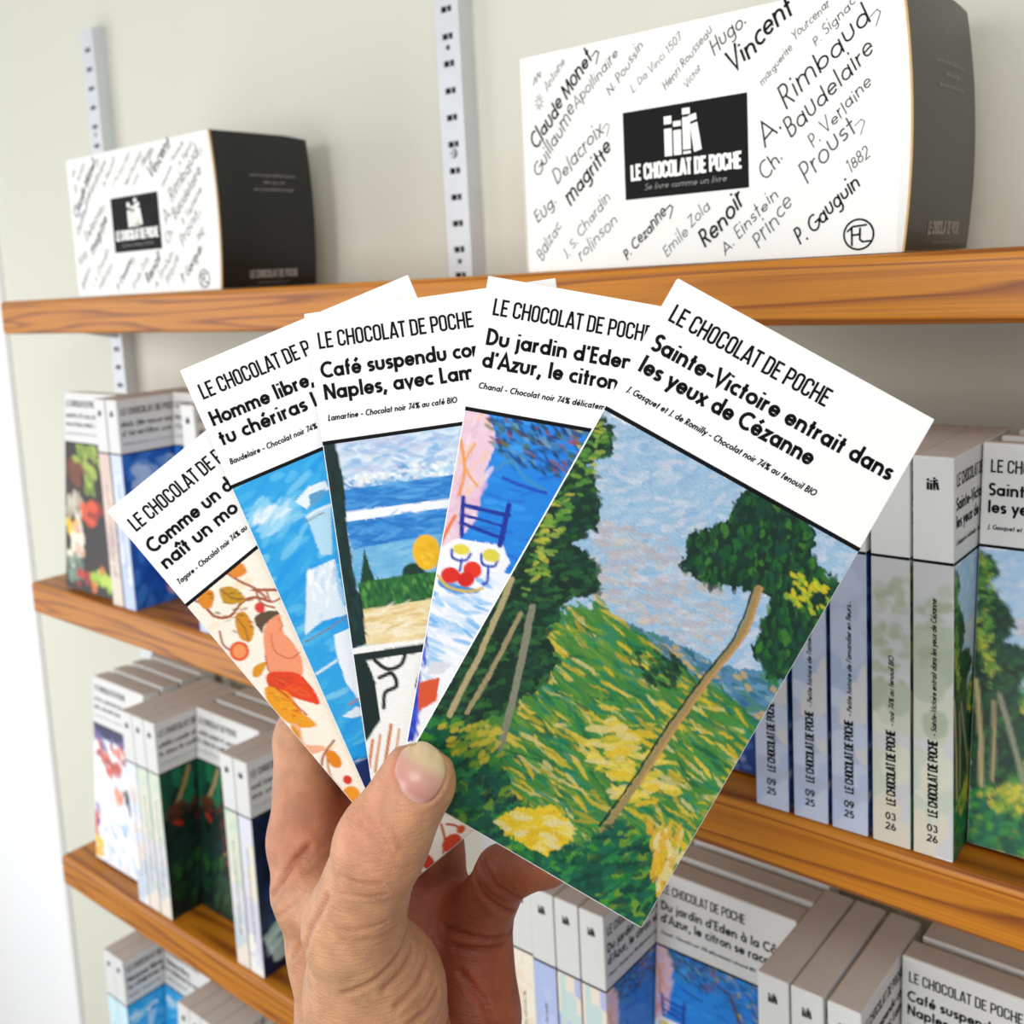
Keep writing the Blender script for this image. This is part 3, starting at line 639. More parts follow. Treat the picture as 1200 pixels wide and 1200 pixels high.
HAND = {
 'THUMB': [[(5.4,43.4,29.4,10.1),(-4.3,26.5,27.8,11.2),(-13.7,-3.6,10.0,13.4),(-9.3,-31.7,-6.0,20),(-5.2,-73.8,-22.0,21)]],
 'PALM': [[(-38.2,-5.7,-52.0,12.3),(-35.0,-21.5,-50.0,12.6),(-28.8,-42.2,-49.0,13.6),(-24.9,-65.4,-48.0,14.6),(-12.1,-103.3,-45.0,20),(-11.9,-152.2,-30.0,25),(-12.2,-200.6,-10.0,28)],[(-19.0,-16.9,-68.0,13),(-10.5,-71.3,-58.0,15),(-4.0,-106.8,-50.0,20),(-1.4,-156.7,-35.0,25),(0.1,-206.1,-15.0,28)],[(3.2,-16.0,-66.0,12),(8.6,-71.3,-58.0,14),(3.2,-106.8,-50.0,19)],[(19.6,-33.7,-52.0,12.3),(18.8,-60.8,-45.0,15),(12.0,-103.3,-45.0,18)],[(-14.5,-15.0,-18.0,11),(-33.6,-20.2,-40.0,10)],[(-28.7,-21.9,-56.0,12),(-31.4,-4.0,-66.0,12),(-31.1,8.9,-72.0,10)],[(-6.6,-33.1,-64.0,13),(8.6,-44.9,-58.0,13)]],
 'FINGERS': [[(-38.2,-5.7,-52.0,11.8),(-40.1,26.1,-61.0,9.9),(-34.6,48.1,-62.0,8.6),(-23.2,64.7,-54.0,7.6)],[(-19.0,-16.9,-68.0,12),(-16.6,23.5,-74.0,9.2),(-3.4,45.1,-62.0,8.2),(8.6,49.1,-58.0,7.4)],[(3.2,-16.0,-66.0,11.6),(4.6,13.3,-68.0,9),(16.0,31.5,-58.0,8),(29.2,31.8,-57.0,7.2)],[(19.6,-32.7,-50.0,11.5),(28.9,-10.2,-37.0,8.4),(40.8,0.8,-22.0,7.6),(48.5,7.2,-12.0,6.9)]],
 'CREASES': [(0.45,0.7,[(-6.7,37.5,32.0),(-3.7,34.8,33.0),(-0.7,31.5,33.0)]),(0.45,0.7,[(-2.4,37.0,33.0),(0.1,34.5,34.0),(1.9,30.4,32.0)]),(0.45,0.7,[(-5.8,34.4,32.0),(-2.8,31.9,34.0),(0.4,28.2,33.0)]),(0.45,0.7,[(-13.6,21.6,28.0),(-8.5,21.2,32.0),(-3.0,21.6,32.0)]),(0.45,0.7,[(-12.7,16.3,25.0),(-7.3,16.7,29.0),(-2.0,17.6,28.0)]),(0.8,1.0,[(1.3,-4.3,10.0),(-0.6,-8.3,16.0),(-6.9,-13.5,16.0),(-15.0,-17.4,13.0)]),(0.8,1.0,[(3.5,-10.1,8.0),(0.7,-13.7,12.0),(-4.3,-17.4,14.0)]),(0.8,1.0,[(6.4,-17.1,4.0),(3.9,-20.3,10.0),(-1.2,-23.5,14.0)]),(0.8,1.0,[(-18.2,12.2,15.0),(-23.9,0.5,0.0),(-28.8,-15.5,-18.0)]),(0.8,1.0,[(9.1,-25.9,0.0),(6.5,-28.1,6.0),(2.0,-29.8,10.0)]),(0.38,0.8,[(5.2,-4.9,8.0),(2.1,-7.1,12.0),(-1.4,-8.9,15.0)]),(0.38,0.8,[(9.2,-21.1,2.0),(6.1,-25.0,8.0),(0.7,-26.5,12.0)]),(0.38,0.8,[(10.7,-31.2,-2.0),(7.7,-34.8,2.0),(3.6,-36.3,6.0)]),(0.38,0.8,[(-3.0,7.1,20.0),(-8.8,5.3,20.0),(-15.3,4.3,16.0)]),(0.38,0.8,[(-0.8,2.9,16.0),(-3.9,2.0,18.0),(-10.1,1.1,18.0)]),(0.38,0.8,[(-45.2,-24.9,-48.0),(-37.9,-16.9,-42.0),(-33.7,-11.7,-44.0)]),(0.38,0.8,[(-38.2,-5.3,-41.0),(-35.2,-9.5,-43.0),(-28.1,-6.0,-30.0)]),(0.38,0.8,[(-39.5,-38.3,-40.0),(-33.5,-27.6,-30.0),(-29.0,-19.3,-22.0)]),(0.38,0.8,[(-8.7,35.9,32.0),(-4.9,33.0,34.0),(-2.3,29.5,34.0)]),(1.3,1.1,[(17.0,-1.8,-38.0),(18.1,-7.8,-34.0),(22.2,-14.4,-33.0),(31.1,-21.7,-38.0)]),(1.3,1.1,[(20.6,0.8,-30.0),(22.3,-4.5,-28.0),(26.0,-9.4,-28.0),(33.1,-13.0,-30.0)]),(1.3,1.1,[(-3.1,-25.8,-50.0),(6.1,-31.0,-50.0),(16.3,-30.4,-42.0),(31.8,-32.7,-42.0)]),(1.3,1.1,[(-0.7,-30.2,-52.0),(9.2,-35.3,-45.0),(20.6,-35.1,-38.0),(32.5,-36.1,-40.0)]),(1.3,1.1,[(4.9,-38.1,-45.0),(15.2,-42.3,-32.0),(22.3,-48.8,-30.0),(26.6,-58.8,-30.0)]),(1.3,1.1,[(-47.9,-20.6,-50.0),(-39.6,-7.5,-41.0),(-34.7,-2.7,-45.0)])],
 'NAIL': [(3.5,54.0,36.0),(7.2,54.6,36.0),(10.7,52.7,36.0),(12.9,50.0,37.0),(13.1,47.3,38.0),(11.4,43.7,38.0),(8.8,41.3,38.0),(6.5,40.9,38.0),(3.4,43.0,38.0),(1.1,46.0,38.0),(0.1,48.7,37.0),(1.1,52.0,36.0)],
 'RED': [(-1.4,48.7,37.0,7),(-7.4,34.8,32.0,9),(-11.7,7.1,15.0,12),(-40.4,-4.2,-45.0,14),(-4.9,26.9,34.0,9),(9.3,38.2,35.0,6)],
 'PALE': [(13.9,40.7,30.0,6),(11.3,34.8,32.0,7),(-16.2,-8.8,16.0,12)],
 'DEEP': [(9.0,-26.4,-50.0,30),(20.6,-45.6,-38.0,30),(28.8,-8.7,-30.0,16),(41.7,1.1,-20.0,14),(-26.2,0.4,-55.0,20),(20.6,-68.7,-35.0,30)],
 'ORIGIN': [0.63547,-0.19524,-0.17652],
}
FULL = [(-2, 38), (80, 38), (80, 160), (-2, 160)]
PAINT['fruit'] = [('P', '#1c120d', .5, FULL), ('D', 60, ['#2a1a10', '#120a08', '#3a2010'], 9, 5, 20, FULL),
 ('D', 26, ['#8ba23a', '#a9bd4c', '#6f8a2e'], 12, 8, 40, [(12, 42), (60, 42), (70, 74), (30, 78)]), ('D', 14, ['#5a2a18', '#74331c'], 12, 8, 10, [(0, 55), (30, 60), (24, 82), (0, 80)]),
 ('D', 20, ['#cfc6b4', '#e7dfcf', '#a89c88'], 12, 7, 80, [(4, 82), (26, 82), (24, 104), (4, 104)]), ('D', 10, ['#c63a1c', '#e0501e', '#9c2414'], 12, 8, 20, [(28, 88), (56, 88), (56, 102), (30, 102)]),
 ('D', 8, ['#f0b01e', '#f6c63a'], 9, 7, 0, [(2, 104), (22, 104), (22, 112), (2, 112)]), ('D', 18, ['#f0e2c8', '#f6ecd8', '#dcae9a'], 12, 8, 60, [(4, 110), (30, 110), (24, 134), (4, 134)]),
 ('D', 14, ['#7d9482', '#5a7466'], 10, 7, 30, [(4, 132), (28, 132), (26, 150), (4, 150)]), ('D', 9, ['#a01c18', '#c2281c'], 8, 6, 0, [(20, 142), (40, 142), (40, 152), (20, 152)]),
 ('D', 12, ['#9fc23c', '#b9d452', '#d8742c'], 12, 8, 30, [(44, 136), (70, 136), (70, 152), (44, 152)])]
PAINT['azure'] = [('P', '#1c5cb4', .5, FULL), ('D', 120, ['#1a58b0', '#2a6cc4', '#134a9c', '#3f80cf'], 16, 7, -70, FULL),
 ('D', 26, ['#8fb2dc', '#b9cfe8', '#6c98cf'], 14, 9, 20, [(8, 50), (44, 48), (40, 80), (12, 84)]), ('D', 16, ['#7fa8dc', '#5a8ccf'], 16, 8, 70, [(30, 90), (60, 80), (60, 120), (34, 124)]),
 ('D', 14, ['#c63a34', '#d8a0a0', '#e8e2ea'], 9, 5, 30, [(30, 136), (76, 136), (76, 154), (30, 154)])]
PAINT['poppy'] = [('P', '#f2f4f8', .5, FULL), ('D', 90, ['#e6ecf6', '#ffffff', '#cfdcee', '#f4e8e4'], 12, 6, -70, FULL),
 ('P', '#1f2350', 2, [(0, 40), (60, 40), (77, 52), (40, 52), (0, 50)]), ('D', 50, ['#c8442c', '#d8683f', '#a8342a', '#5a5c9c'], 10, 6, 30, [(0, 48), (77, 50), (77, 70), (52, 66), (26, 78), (0, 84)]),
 ('D', 14, ['#e8703c', '#f09a6a'], 9, 3, 80, [(34, 88), (44, 88), (40, 112), (34, 112)]), ('D', 14, ['#2c332e', '#1a201c'], 10, 4, 70, [(44, 86), (60, 92), (72, 116), (62, 118)]),
 ('D', 12, ['#d8644a', '#e89a7a'], 10, 5, 85, [(66, 74), (76, 74), (76, 136), (70, 136)]), ('D', 14, ['#b94a4a', '#7a5aa8', '#d83c30'], 9, 5, 80, [(0, 110), (8, 110), (6, 140), (0, 140)]),
 ('D', 10, ['#f0b01e', '#f6c42a'], 9, 6, 40, [(0, 140), (12, 140), (10, 156), (0, 156)]), ('D', 20, ['#8fb2dc', '#a9c2e6'], 10, 4, 60, [(14, 112), (70, 110), (70, 154), (16, 154)])]
PAINT['forest'] = [('P', '#0f2c22', .5, FULL), ('D', 60, ['#10593c', '#15704a', '#0d4a36'], 14, 8, -80, [(0, 40), (77, 40), (77, 66), (0, 76)]),
 ('D', 60, ['#0b1c1c', '#0a241c', '#132a2a', '#0c1410'], 12, 7, -70, [(0, 72), (77, 66), (77, 157), (0, 157)]),
 ('L', '#a08a5a', 3.6, [(26, 44), (20, 58), (12, 70)]), ('D', 12, ['#4a2416', '#5c3020'], 9, 6, 10, [(4, 70), (36, 66), (40, 78), (6, 82)]), ('D', 3, ['#b8341c', '#a02818'], 5, 4, 0, [(10, 82), (18, 82), (18, 88), (10, 88)]),
 ('D', 12, ['#14100e', '#1c1410'], 14, 10, 30, [(34, 56), (56, 58), (52, 72), (34, 72)]), ('D', 16, ['#c9a86a', '#d8bc84', '#a8824a'], 10, 7, 70, [(50, 66), (68, 70), (66, 96), (56, 96)]),
 ('D', 16, ['#4a1414', '#5c1c18', '#30100e'], 12, 7, 80, [(30, 78), (50, 76), (52, 108), (34, 108)]), ('D', 4, ['#b0522f', '#c89068'], 5, 4, 10, [(28, 104), (42, 104), (40, 114), (28, 114)]),
 ('L', '#b87a4a', 5.2, [(50, 108), (56, 124), (60, 138), (66, 152)]), ('D', 26, ['#123a1e', '#1a4826', '#24561f'], 10, 5, -70, [(6, 112), (36, 112), (40, 150), (8, 150)]), ('D', 10, ['#d8c08a', '#c9a86a'], 9, 6, 50, [(60, 96), (74, 98), (74, 114), (62, 112)])]
PAINT['navy'] = [('P', '#12203f', .5, FULL), ('D', 70, ['#0f1a34', '#1a2c58', '#20386c', '#0b1226'], 14, 8, -70, FULL),
 ('P', '#bcd2cc', 1.5, [(34, 84), (62, 70), (77, 90), (77, 150), (50, 150), (40, 120)]), ('P', '#c4d8d0', 1.5, [(2, 128), (22, 118), (40, 124), (44, 140), (30, 152), (10, 150)]),
 ('D', 40, ['#a9c4be', '#dfeae4', '#8fb0ac', '#e6e2d0'], 14, 3, -40, [(4, 126), (24, 120), (40, 126), (40, 142), (14, 148)]), ('D', 30, ['#a9c4be', '#dfeae4', '#8fb0ac'], 14, 4, -70, [(40, 84), (62, 74), (77, 92), (77, 148), (52, 148)]),
 ('D', 12, ['#20386c', '#0b1226'], 8, 2, -40, [(14, 130), (34, 128), (30, 142), (16, 144)])]
PAINT['night'] = [('P', '#173a86', .5, FULL), ('D', 160, ['#12306f', '#1f4a9c', '#0e2554', '#2a5cb0', '#3f6fb8'], 9, 4, 30, FULL), ('D', 50, ['#8fa8cf', '#c8b8a0', '#5a7ab0'], 6, 3, 10, [(0, 110), (77, 110), (77, 157), (0, 157)])]

PAPERS = {}
def paper(kind):
    if kind not in PAPERS:
        big = {'front': 6.0, 'lemon': 4.4, 'cafe': 4.4, 'sail': 4.4, 'vine': 4.4}.get(kind, 1.6)
        p = Paper(CW, CH, big, seed=sum(map(ord, kind))); p.run(PAINT[kind], soft=kind == 'vine'); PAPERS[kind] = p
    return PAPERS[kind]

TITLE = {'front': ("Sainte-Victoire entrait dans", 72.1, "les yeux de Cézanne", 52.3, "J. Gasquet et J. de Romilly - Chocolat noir 74% au fenouil BIO", 57.0),
 'lemon': ("Du jardin d'Eden à la Côte", 70.5, "d'Azur, le citron se raconte", 70.0, "Chanal - Chocolat noir 74% délicatement citronné BIO", 54.0),
 'cafe': ("Café suspendu comme à", 64.0, "Naples, avec Lamartine", 62.0, "Lamartine - Chocolat noir 74% au café BIO", 39.5),
 'sail': ("Homme libre,", 34.5, "tu chériras la mer", 49.0, "Baudelaire - Chocolat noir 74%", 29.5),
 'vine': ("Comme un d", 34.0, "naît un mo", 30.5, "Tagore - Chocolat noir 74% au", 28.5)}

def squiggle(V, F, x, y, w, h, wt, seed):
    """marks too small and blurred in the photograph to be read"""
    r = random.Random(seed); cx = x
    while cx < x + w:
        n = r.randint(2, 7)
        for _ in range(n):
            if cx > x + w: break
            k = r.choice([.62, .62, .62, 1.0])
            stroke_quads([(cx, y), (cx, y + h * k)], wt * h, V, F)
            if r.random() < .6: stroke_quads([(cx, y + h * .55), (cx + h * .42, y + h * .55)], wt * h, V, F)
            cx += h * r.uniform(.36, .5)
        cx += h * .4

def cover_letters(kind, front_fn):
    V, F = [], []
    text_geo(V, F, "LE CHOCOLAT DE POCHE", 3.0, -11.55, 5.0, .135, width=47.6, font=NG)
    if kind in TITLE:
        a, wa, b, wb, c, wc = TITLE[kind]
        text_geo(V, F, a, 2.6, -20.4, 4.8, .196, width=wa, track=.03)
        text_geo(V, F, b, 2.6, -27.1, 4.8, .196, width=wb, track=.03)
        text_geo(V, F, c, 2.7, -33.5, 1.85, .185, width=wc, shear=.18, track=.06)
    else:
        s = sum(map(ord, kind))
        squiggle(V, F, 3, -20.4, 58, 4.2, .2, s); squiggle(V, F, 3, -27.1, 44, 4.2, .2, s + 1); squiggle(V, F, 3, -33.4, 50, 1.6, .14, s + 2)
    return flat_mesh(kind + '_cover_lettering', V, F, front_fn, M['ink'])

SPINE = {  # tones of the faded picture on the spine, its vertical line and its date
 'front': (['#c4c4c6', '#bcc0c0', '#aab4a2', '#a3ae98', '#c0c5b4', '#cccdbb', '#bcc4b6', '#d0c8b6'], "Sainte-Victoire entrait dans les yeux de Cézanne", '03', '26'),
 'night': (['#a9b2c8', '#b4bdd2', '#9fb0cc', '#c6c6c8', '#b9c2d6', '#aab6d2'], "Petite histoire de l'amandier en fleurs...", '09', '25'),
 'lemon': (['#f0e2d0', '#c9dcd8', '#b8c4e8', '#f2e6d6', '#dfe6e2', '#f2ddc8'], "Du jardin d'Eden à la Côte d'Azur", '03', '26'),
 'indigo': (['#b4c2ea', '#bccaee', '#a9baea', '#c6d0f0'], None, None, None),
 'cream': (['#f4ead8', '#efe0c6', '#f0d4b0', '#f4efe2', '#e8c8a0'], None, None, None),
 'cafe': (['#d8e2e8', '#c8d8e2', '#e6e2d2', '#d0dcd8'], "Café suspendu comme à Naples, avec Lamartine", '03', '26'),
 'forest': (['#c9d6c4', '#d6dccb', '#e8e2cf', '#dcd8dc', '#c8d0d6', '#eadfd2'], None, None, None),
 'poppy': (['#dfe4ee', '#eadbd2', '#f0ece8', '#c9d2e0'], None, None, None),
 'navy': (['#dcdde8', '#e8e2cf', '#d4d0e0', '#f0ece6'], None, None, None),
 'azure': (['#c8d4ee', '#d6def0', '#bccaea'], None, None, None),
 'fruit': (['#d8beb4', '#e2cabc', '#cbb4b0', '#dccfc0'], None, None, None),
 'sail': (['#cdeaf4', '#d8f0f6', '#bfe2f2'], None, None, None)}
SPINE['fennel'] = (SPINE['front'][0], 'noir 74% au fenouil BIO', '03', '26')
TITLE['fennel'] = TITLE['front']
ART = {'fennel': 'front', 'indigo': 'azure', 'cream': 'vine'}
MESH = {}
def booklet_meshes(kind, T):
    """all meshes of one box: cover towards -Y, spine towards -X, origin at the foot of the edge between them (mm -> m)"""
    key = (kind, T)
    if key in MESH: return MESH[key]
    mm = .001; H = CH; art = ART.get(kind, kind); tall = T > 10
    d = {}
    bm = bmesh.new(); bm_box(bm, 0, CW * mm, 0, T * mm, 0, (H - .35) * mm, bevel=.0005 if tall else .0003, seg=2)
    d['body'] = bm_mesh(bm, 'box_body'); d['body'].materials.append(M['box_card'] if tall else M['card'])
    if tall:
        bm = bmesh.new(); bm_box(bm, .4 * mm, (CW - .4) * mm, .5 * mm, (T - .5) * mm, (H - .5) * mm, H * mm, bevel=.00012, seg=1)
        d['lid'] = bm_mesh(bm, 'lid_flap'); d['lid'].materials.append(M['card_top'])
        bm = bmesh.new(); bm_box(bm, .6 * mm, (CW - .8) * mm, (T - .72) * mm, (T - .35) * mm, (H - .4) * mm, (H + .03) * mm)
        d['lid_edge'] = bm_mesh(bm, 'lid_edge'); d['lid_edge'].materials.append(M['kraft'])
    d['cover_band'] = flat_mesh('cover_band', [(0.05, -HL), (CW - .05, -HL), (CW - .05, -HL + 1.15), (0.05, -HL + 1.15)], [(0, 1, 2, 3)], lambda x, y: (x * mm, -.0001, (H + y) * mm), M['ink'])
    res = 1.0 if tall else {'front': 3.0}.get(kind, 2.2)
    P = paper(art)
    d['cover_picture'] = picture_mesh(kind + '_cover_picture', P, .25, CW - .25, HL, CH - .3, res,
                                      lambda x, y: (x * mm, -.00006, (H - y) * mm), M['picture'] if tall else M['picture_brush' if kind == 'front' else 'picture_fine'])
    d['cover_lettering'] = cover_letters(kind if tall or kind in TITLE else kind, lambda x, y: (x * mm, -.0001, (H + y) * mm))
    if tall:
        cols, line, d1, d2 = SPINE[kind]
        sp = Paper(T, CH, 2.0, seed=sum(map(ord, kind)) + 5)
        sp.poly(cols[0], .2, [(-1, 0), (T + 1, 0), (T + 1, CH), (-1, CH)])
        for i in range(46):
            y = HL + sp.r.rand() * (CH - HL); sp.ell(cols[min(len(cols) - 1, int((y - HL) / (CH - HL) * len(cols) + sp.r.randn() * .6)) % len(cols)], 1.0, (sp.r.rand() * T, y), (3 + 4 * sp.r.rand(), 4 + 6 * sp.r.rand()), .3)
        if kind in ('front', 'fennel'): sp.dabs(26, ['#98a488', '#8f9c7c', '#a4ae92'], 5, 3.5, -30, [(2, 50), (T, 48), (T, 80), (3, 84)], .5, 1.2)
        if kind == 'lemon':
            sp.poly('#c3dcd8', .3, [(2, HL), (5.5, HL), (5.0, CH), (1.6, CH)]); sp.poly('#b9bfe6', .3, [(11.5, HL), (T + 1, HL), (T + 1, 52), (11.5, 50)])
        d['spine_picture'] = picture_mesh(kind + '_spine_picture', sp, .25, T - .25, HL, CH - .3, 1.0,
                                          lambda x, y: (-.00006, (T - x) * mm, (H - y) * mm), M['picture'])
        V, F = [], []
        fn = lambda x, y: (-.0001, (T - x) * mm, (H + y) * mm)
        d['spine_band'] = flat_mesh('spine_band', [(0.05, -HL), (T - .05, -HL), (T - .05, -HL + 1.15), (0.05, -HL + 1.15)], [(0, 1, 2, 3)], fn, M['ink'])
        logo_geo(V, F, T / 2 - 2.3, -12.6, 4.7)
        d['spine_logo'] = flat_mesh('spine_logo', V, F, fn, M['ink']); V, F = [], []
        if line:
            text_geo(V, F, "LE CHOCOLAT DE POCHE", T / 2 + 1.7, -CH + 16.5, 3.6, .19, width=31, font=NG, angle=math.pi / 2)
            text_geo(V, F, "- " + line, T / 2 + 1.3, -CH + 49, 2.1, .19, width=1.02 * len(line) + 5, shear=.3, angle=math.pi / 2)
            V3, F3 = [], []
            text_geo(V3, F3, d1, T / 2 - 2.3, -CH + 10.4, 2.9, .21, width=4.2); text_geo(V3, F3, d2, T / 2 - 2.3, -CH + 6.2, 2.9, .21, width=4.2)
            d['date'] = flat_mesh(kind + '_date', V3, F3, fn, M['ink'])
        else:
            V2, F2 = [], []; squiggle(V2, F2, 0, 0, 70, 2.2, .16, sum(map(ord, kind)))
            b = len(V); V += [(T / 2 + 1.1 - y, -CH + 24 + x) for x, y in V2]; F += [tuple(i + b for i in f) for f in F2]
        d['spine_lettering'] = flat_mesh(kind + '_spine_lettering', V, F, fn, M['ink'])
    MESH[key] = d
    return d

BOX_T = 14.7
def booklet(kind, label, group=None, T=BOX_T, name='booklet_box', matrix=None):
    d = booklet_meshes(kind, T)
    root = link(name, d['body']); tag(root, label, 'box' if T > 10 else 'booklet', group)
    for part, m in (('lid_flap', 'lid'), ('lid_edge', 'lid_edge'), ('cover_picture', 'cover_picture'), ('cover_lettering', 'cover_lettering'),
                    ('cover_band', 'cover_band'), ('spine_band', 'spine_band'), ('spine_logo', 'spine_logo'), ('date_stamp', 'date'), ('spine_picture', 'spine_picture'), ('spine_lettering', 'spine_lettering')):
        if m in d: link(part, d[m], root)
    if matrix is not None: root.matrix_world = matrix
    return root
SHELF_Z = (0.0, -.2318, -.474, -.700)
def spine_out(kind, x0, shelf, label, group=None, y=.0025, dz=0.0, lean=0.0):
    """spine to the room: the box fills x0 .. x0 + thickness"""
    m = Matrix.Translation((x0 + BOX_T * .001, y, SHELF_Z[shelf] + .0002 + dz)) @ Matrix.Rotation(lean, 4, 'Y') @ Matrix.Rotation(math.pi / 2, 4, 'Z')
    return booklet(kind, label, group, matrix=m)
def cover_out(kind, x0, shelf, label, group=None, y=.0165, tilt=.115, dx=0):
    """cover to the room, leaning back: rests on its rear foot edge"""
    m = Matrix.Translation((x0, y, SHELF_Z[shelf] + .0003 + BOX_T * .001 * math.sin(tilt))) @ Matrix.Rotation(-tilt, 4, 'X')
    return booklet(kind, label, group, matrix=m)

# ---------------------------------------------------------------- the setting: wall, trim, floor
WY = .105
struct = lambda n, me, m: tag(link(n, me, material=m), kind='structure')
struct('wall_back', box_mesh('wall_back', -.215, 2.2, WY, WY + .06, -1.5, 1.6), M['wall'])
struct('wall_left', box_mesh('wall_left', -2.4, -.250, WY + .012, WY + .06, -1.5, 1.6), M['wall_white'])
struct('trim_1', box_mesh('trim_1', -.252, -.213, WY - .006, WY + .05, -1.5, 1.6, bevel=.003), M['wall_white'])
floor_m = mat('pale_floor', '#b9b3aa', 0.5, 0.4, noise=.05, nscale=6)
struct('floor', box_mesh('floor', -2.4, 2.2, -2.6, WY + .06, -1.56, -1.5), floor_m)

# ---------------------------------------------------------------- shelves
def shelf(i, z, label):
    me = box_mesh('shelf_board', 0, 1.12, 0, WY - .0005, -.0262, 0, bevel=.0030, seg=3)
    o = link('wooden_shelf', me, material=M['wood']); o.location = (0, 0, z)
    tag(o, label, 'shelf')
    return o
shelf(0, SHELF_Z[0], 'topmost orange pine shelf, carrying the two signature-printed gift boxes')
shelf(1, SHELF_Z[1], 'second pine shelf from the top, under the 09 25 and 03 26 spines')
shelf(2, SHELF_Z[2], 'third pine shelf from the top, its left end in front of the dark green covers')
shelf(3, SHELF_Z[3], 'lowest pine shelf, under the bright blue sailing covers at the bottom left')

# ---------------------------------------------------------------- slotted uprights and brackets
def upright(x, top, bottom, label):
    root = bpy.data.objects.new('slotted_upright', None); COL.objects.link(root); root.location = (x, WY, 0)
    tag(root, label, 'shelf rail')
    w, f = .0095, .0125
    bm = bmesh.new()
    bm_box(bm, -w, -.0042, -f, -f + .0014, bottom, top); bm_box(bm, .0042, w, -f, -f + .0014, bottom, top)
    bm_box(bm, -w, -w + .0014, -f + .0014, 0, bottom, top); bm_box(bm, w - .0014, w, -f + .0014, 0, bottom, top)
    z = .1582 + .01572 * 8
    while z - .0026 > top - .006: z -= .01572
    prev = top
    while z > bottom + .01:
        bm_box(bm, -.0042, .0042, -f, -f + .0014, z + .0018, prev)
        bm_box(bm, -.0003, .0003, -f + .0006, -f + .0014, z - .0018, z + .0018)
        prev = z - .0018; z -= .01572
    bm_box(bm, -.0042, .0042, -f, -f + .0014, bottom, prev)
    link('rail_face', bm_mesh(bm, 'rail_face'), root, M['metal'])
    link('slot_recess', box_mesh('slot_recess', -w + .0015, w - .0015, -.0075, -.0065, bottom, top), root, M['dark'])  # added dark plate, stands in for the shade inside the rail
    for sz in (.0742,):
        bm = bmesh.new()
        bmesh.ops.create_cone(bm, cap_ends=True, segments=16, radius1=.0030, radius2=.0022, depth=.0014, matrix=Matrix.Translation((0, -f - .0007, sz)) @ Matrix.Rotation(math.pi / 2, 4, 'X'))
        s = link('screw', bm_mesh(bm, 'screw'), root, M['screw'])
        link('screw_cross', box_mesh('screw_cross', -.0014, .0014, -f - .0017, -f - .0013, sz - .0003, sz + .0003), s, M['dark'])
    for hz in (.1361, .0096):
        bm = bmesh.new()
        bmesh.ops.create_cone(bm, cap_ends=True, segments=12, radius1=.0016, radius2=.0016, depth=.0003, matrix=Matrix.Translation((0, -f - .0001, hz)) @ Matrix.Rotation(math.pi / 2, 4, 'X'))
        link('screw_hole', bm_mesh(bm, 'screw_hole'), root, M['dark'])
    return root
upright(.0105, .2225, -1.1, 'grey slotted steel upright at the left, its top end above the small box')
upright(.4145, .62, -1.1, 'grey slotted steel upright running out of the top between the two boxes')
for x in (.0105, .4145):
    for i in (0, 1, 2, 3):
        bm = bmesh.new()
        z0 = SHELF_Z[i] - .0264
        pr = [(WY - .0127, z0), (.055, z0), (.055, z0 - .002), (WY - .0127, z0 - .010)]
        for s in (-.003, .003): pass
        vs = [bm.verts.new((x - .003, y, z)) for y, z in pr] + [bm.verts.new((x + .003, y, z)) for y, z in pr]
        for k in range(4): bm.faces.new((vs[k], vs[(k + 1) % 4], vs[4 + (k + 1) % 4], vs[4 + k]))
        bm.faces.new(vs[:4]); bm.faces.new(vs[4:][::-1])
        o = link('shelf_bracket', bm_mesh(bm, 'shelf_bracket'), None, M['metal'])
        tag(o, 'grey steel bracket under the %s shelf at the %s slotted upright' % (('topmost', 'second', 'third', 'lowest')[i], 'left' if x < .2 else 'middle'), 'bracket', 'shelf brackets on the slotted uprights')

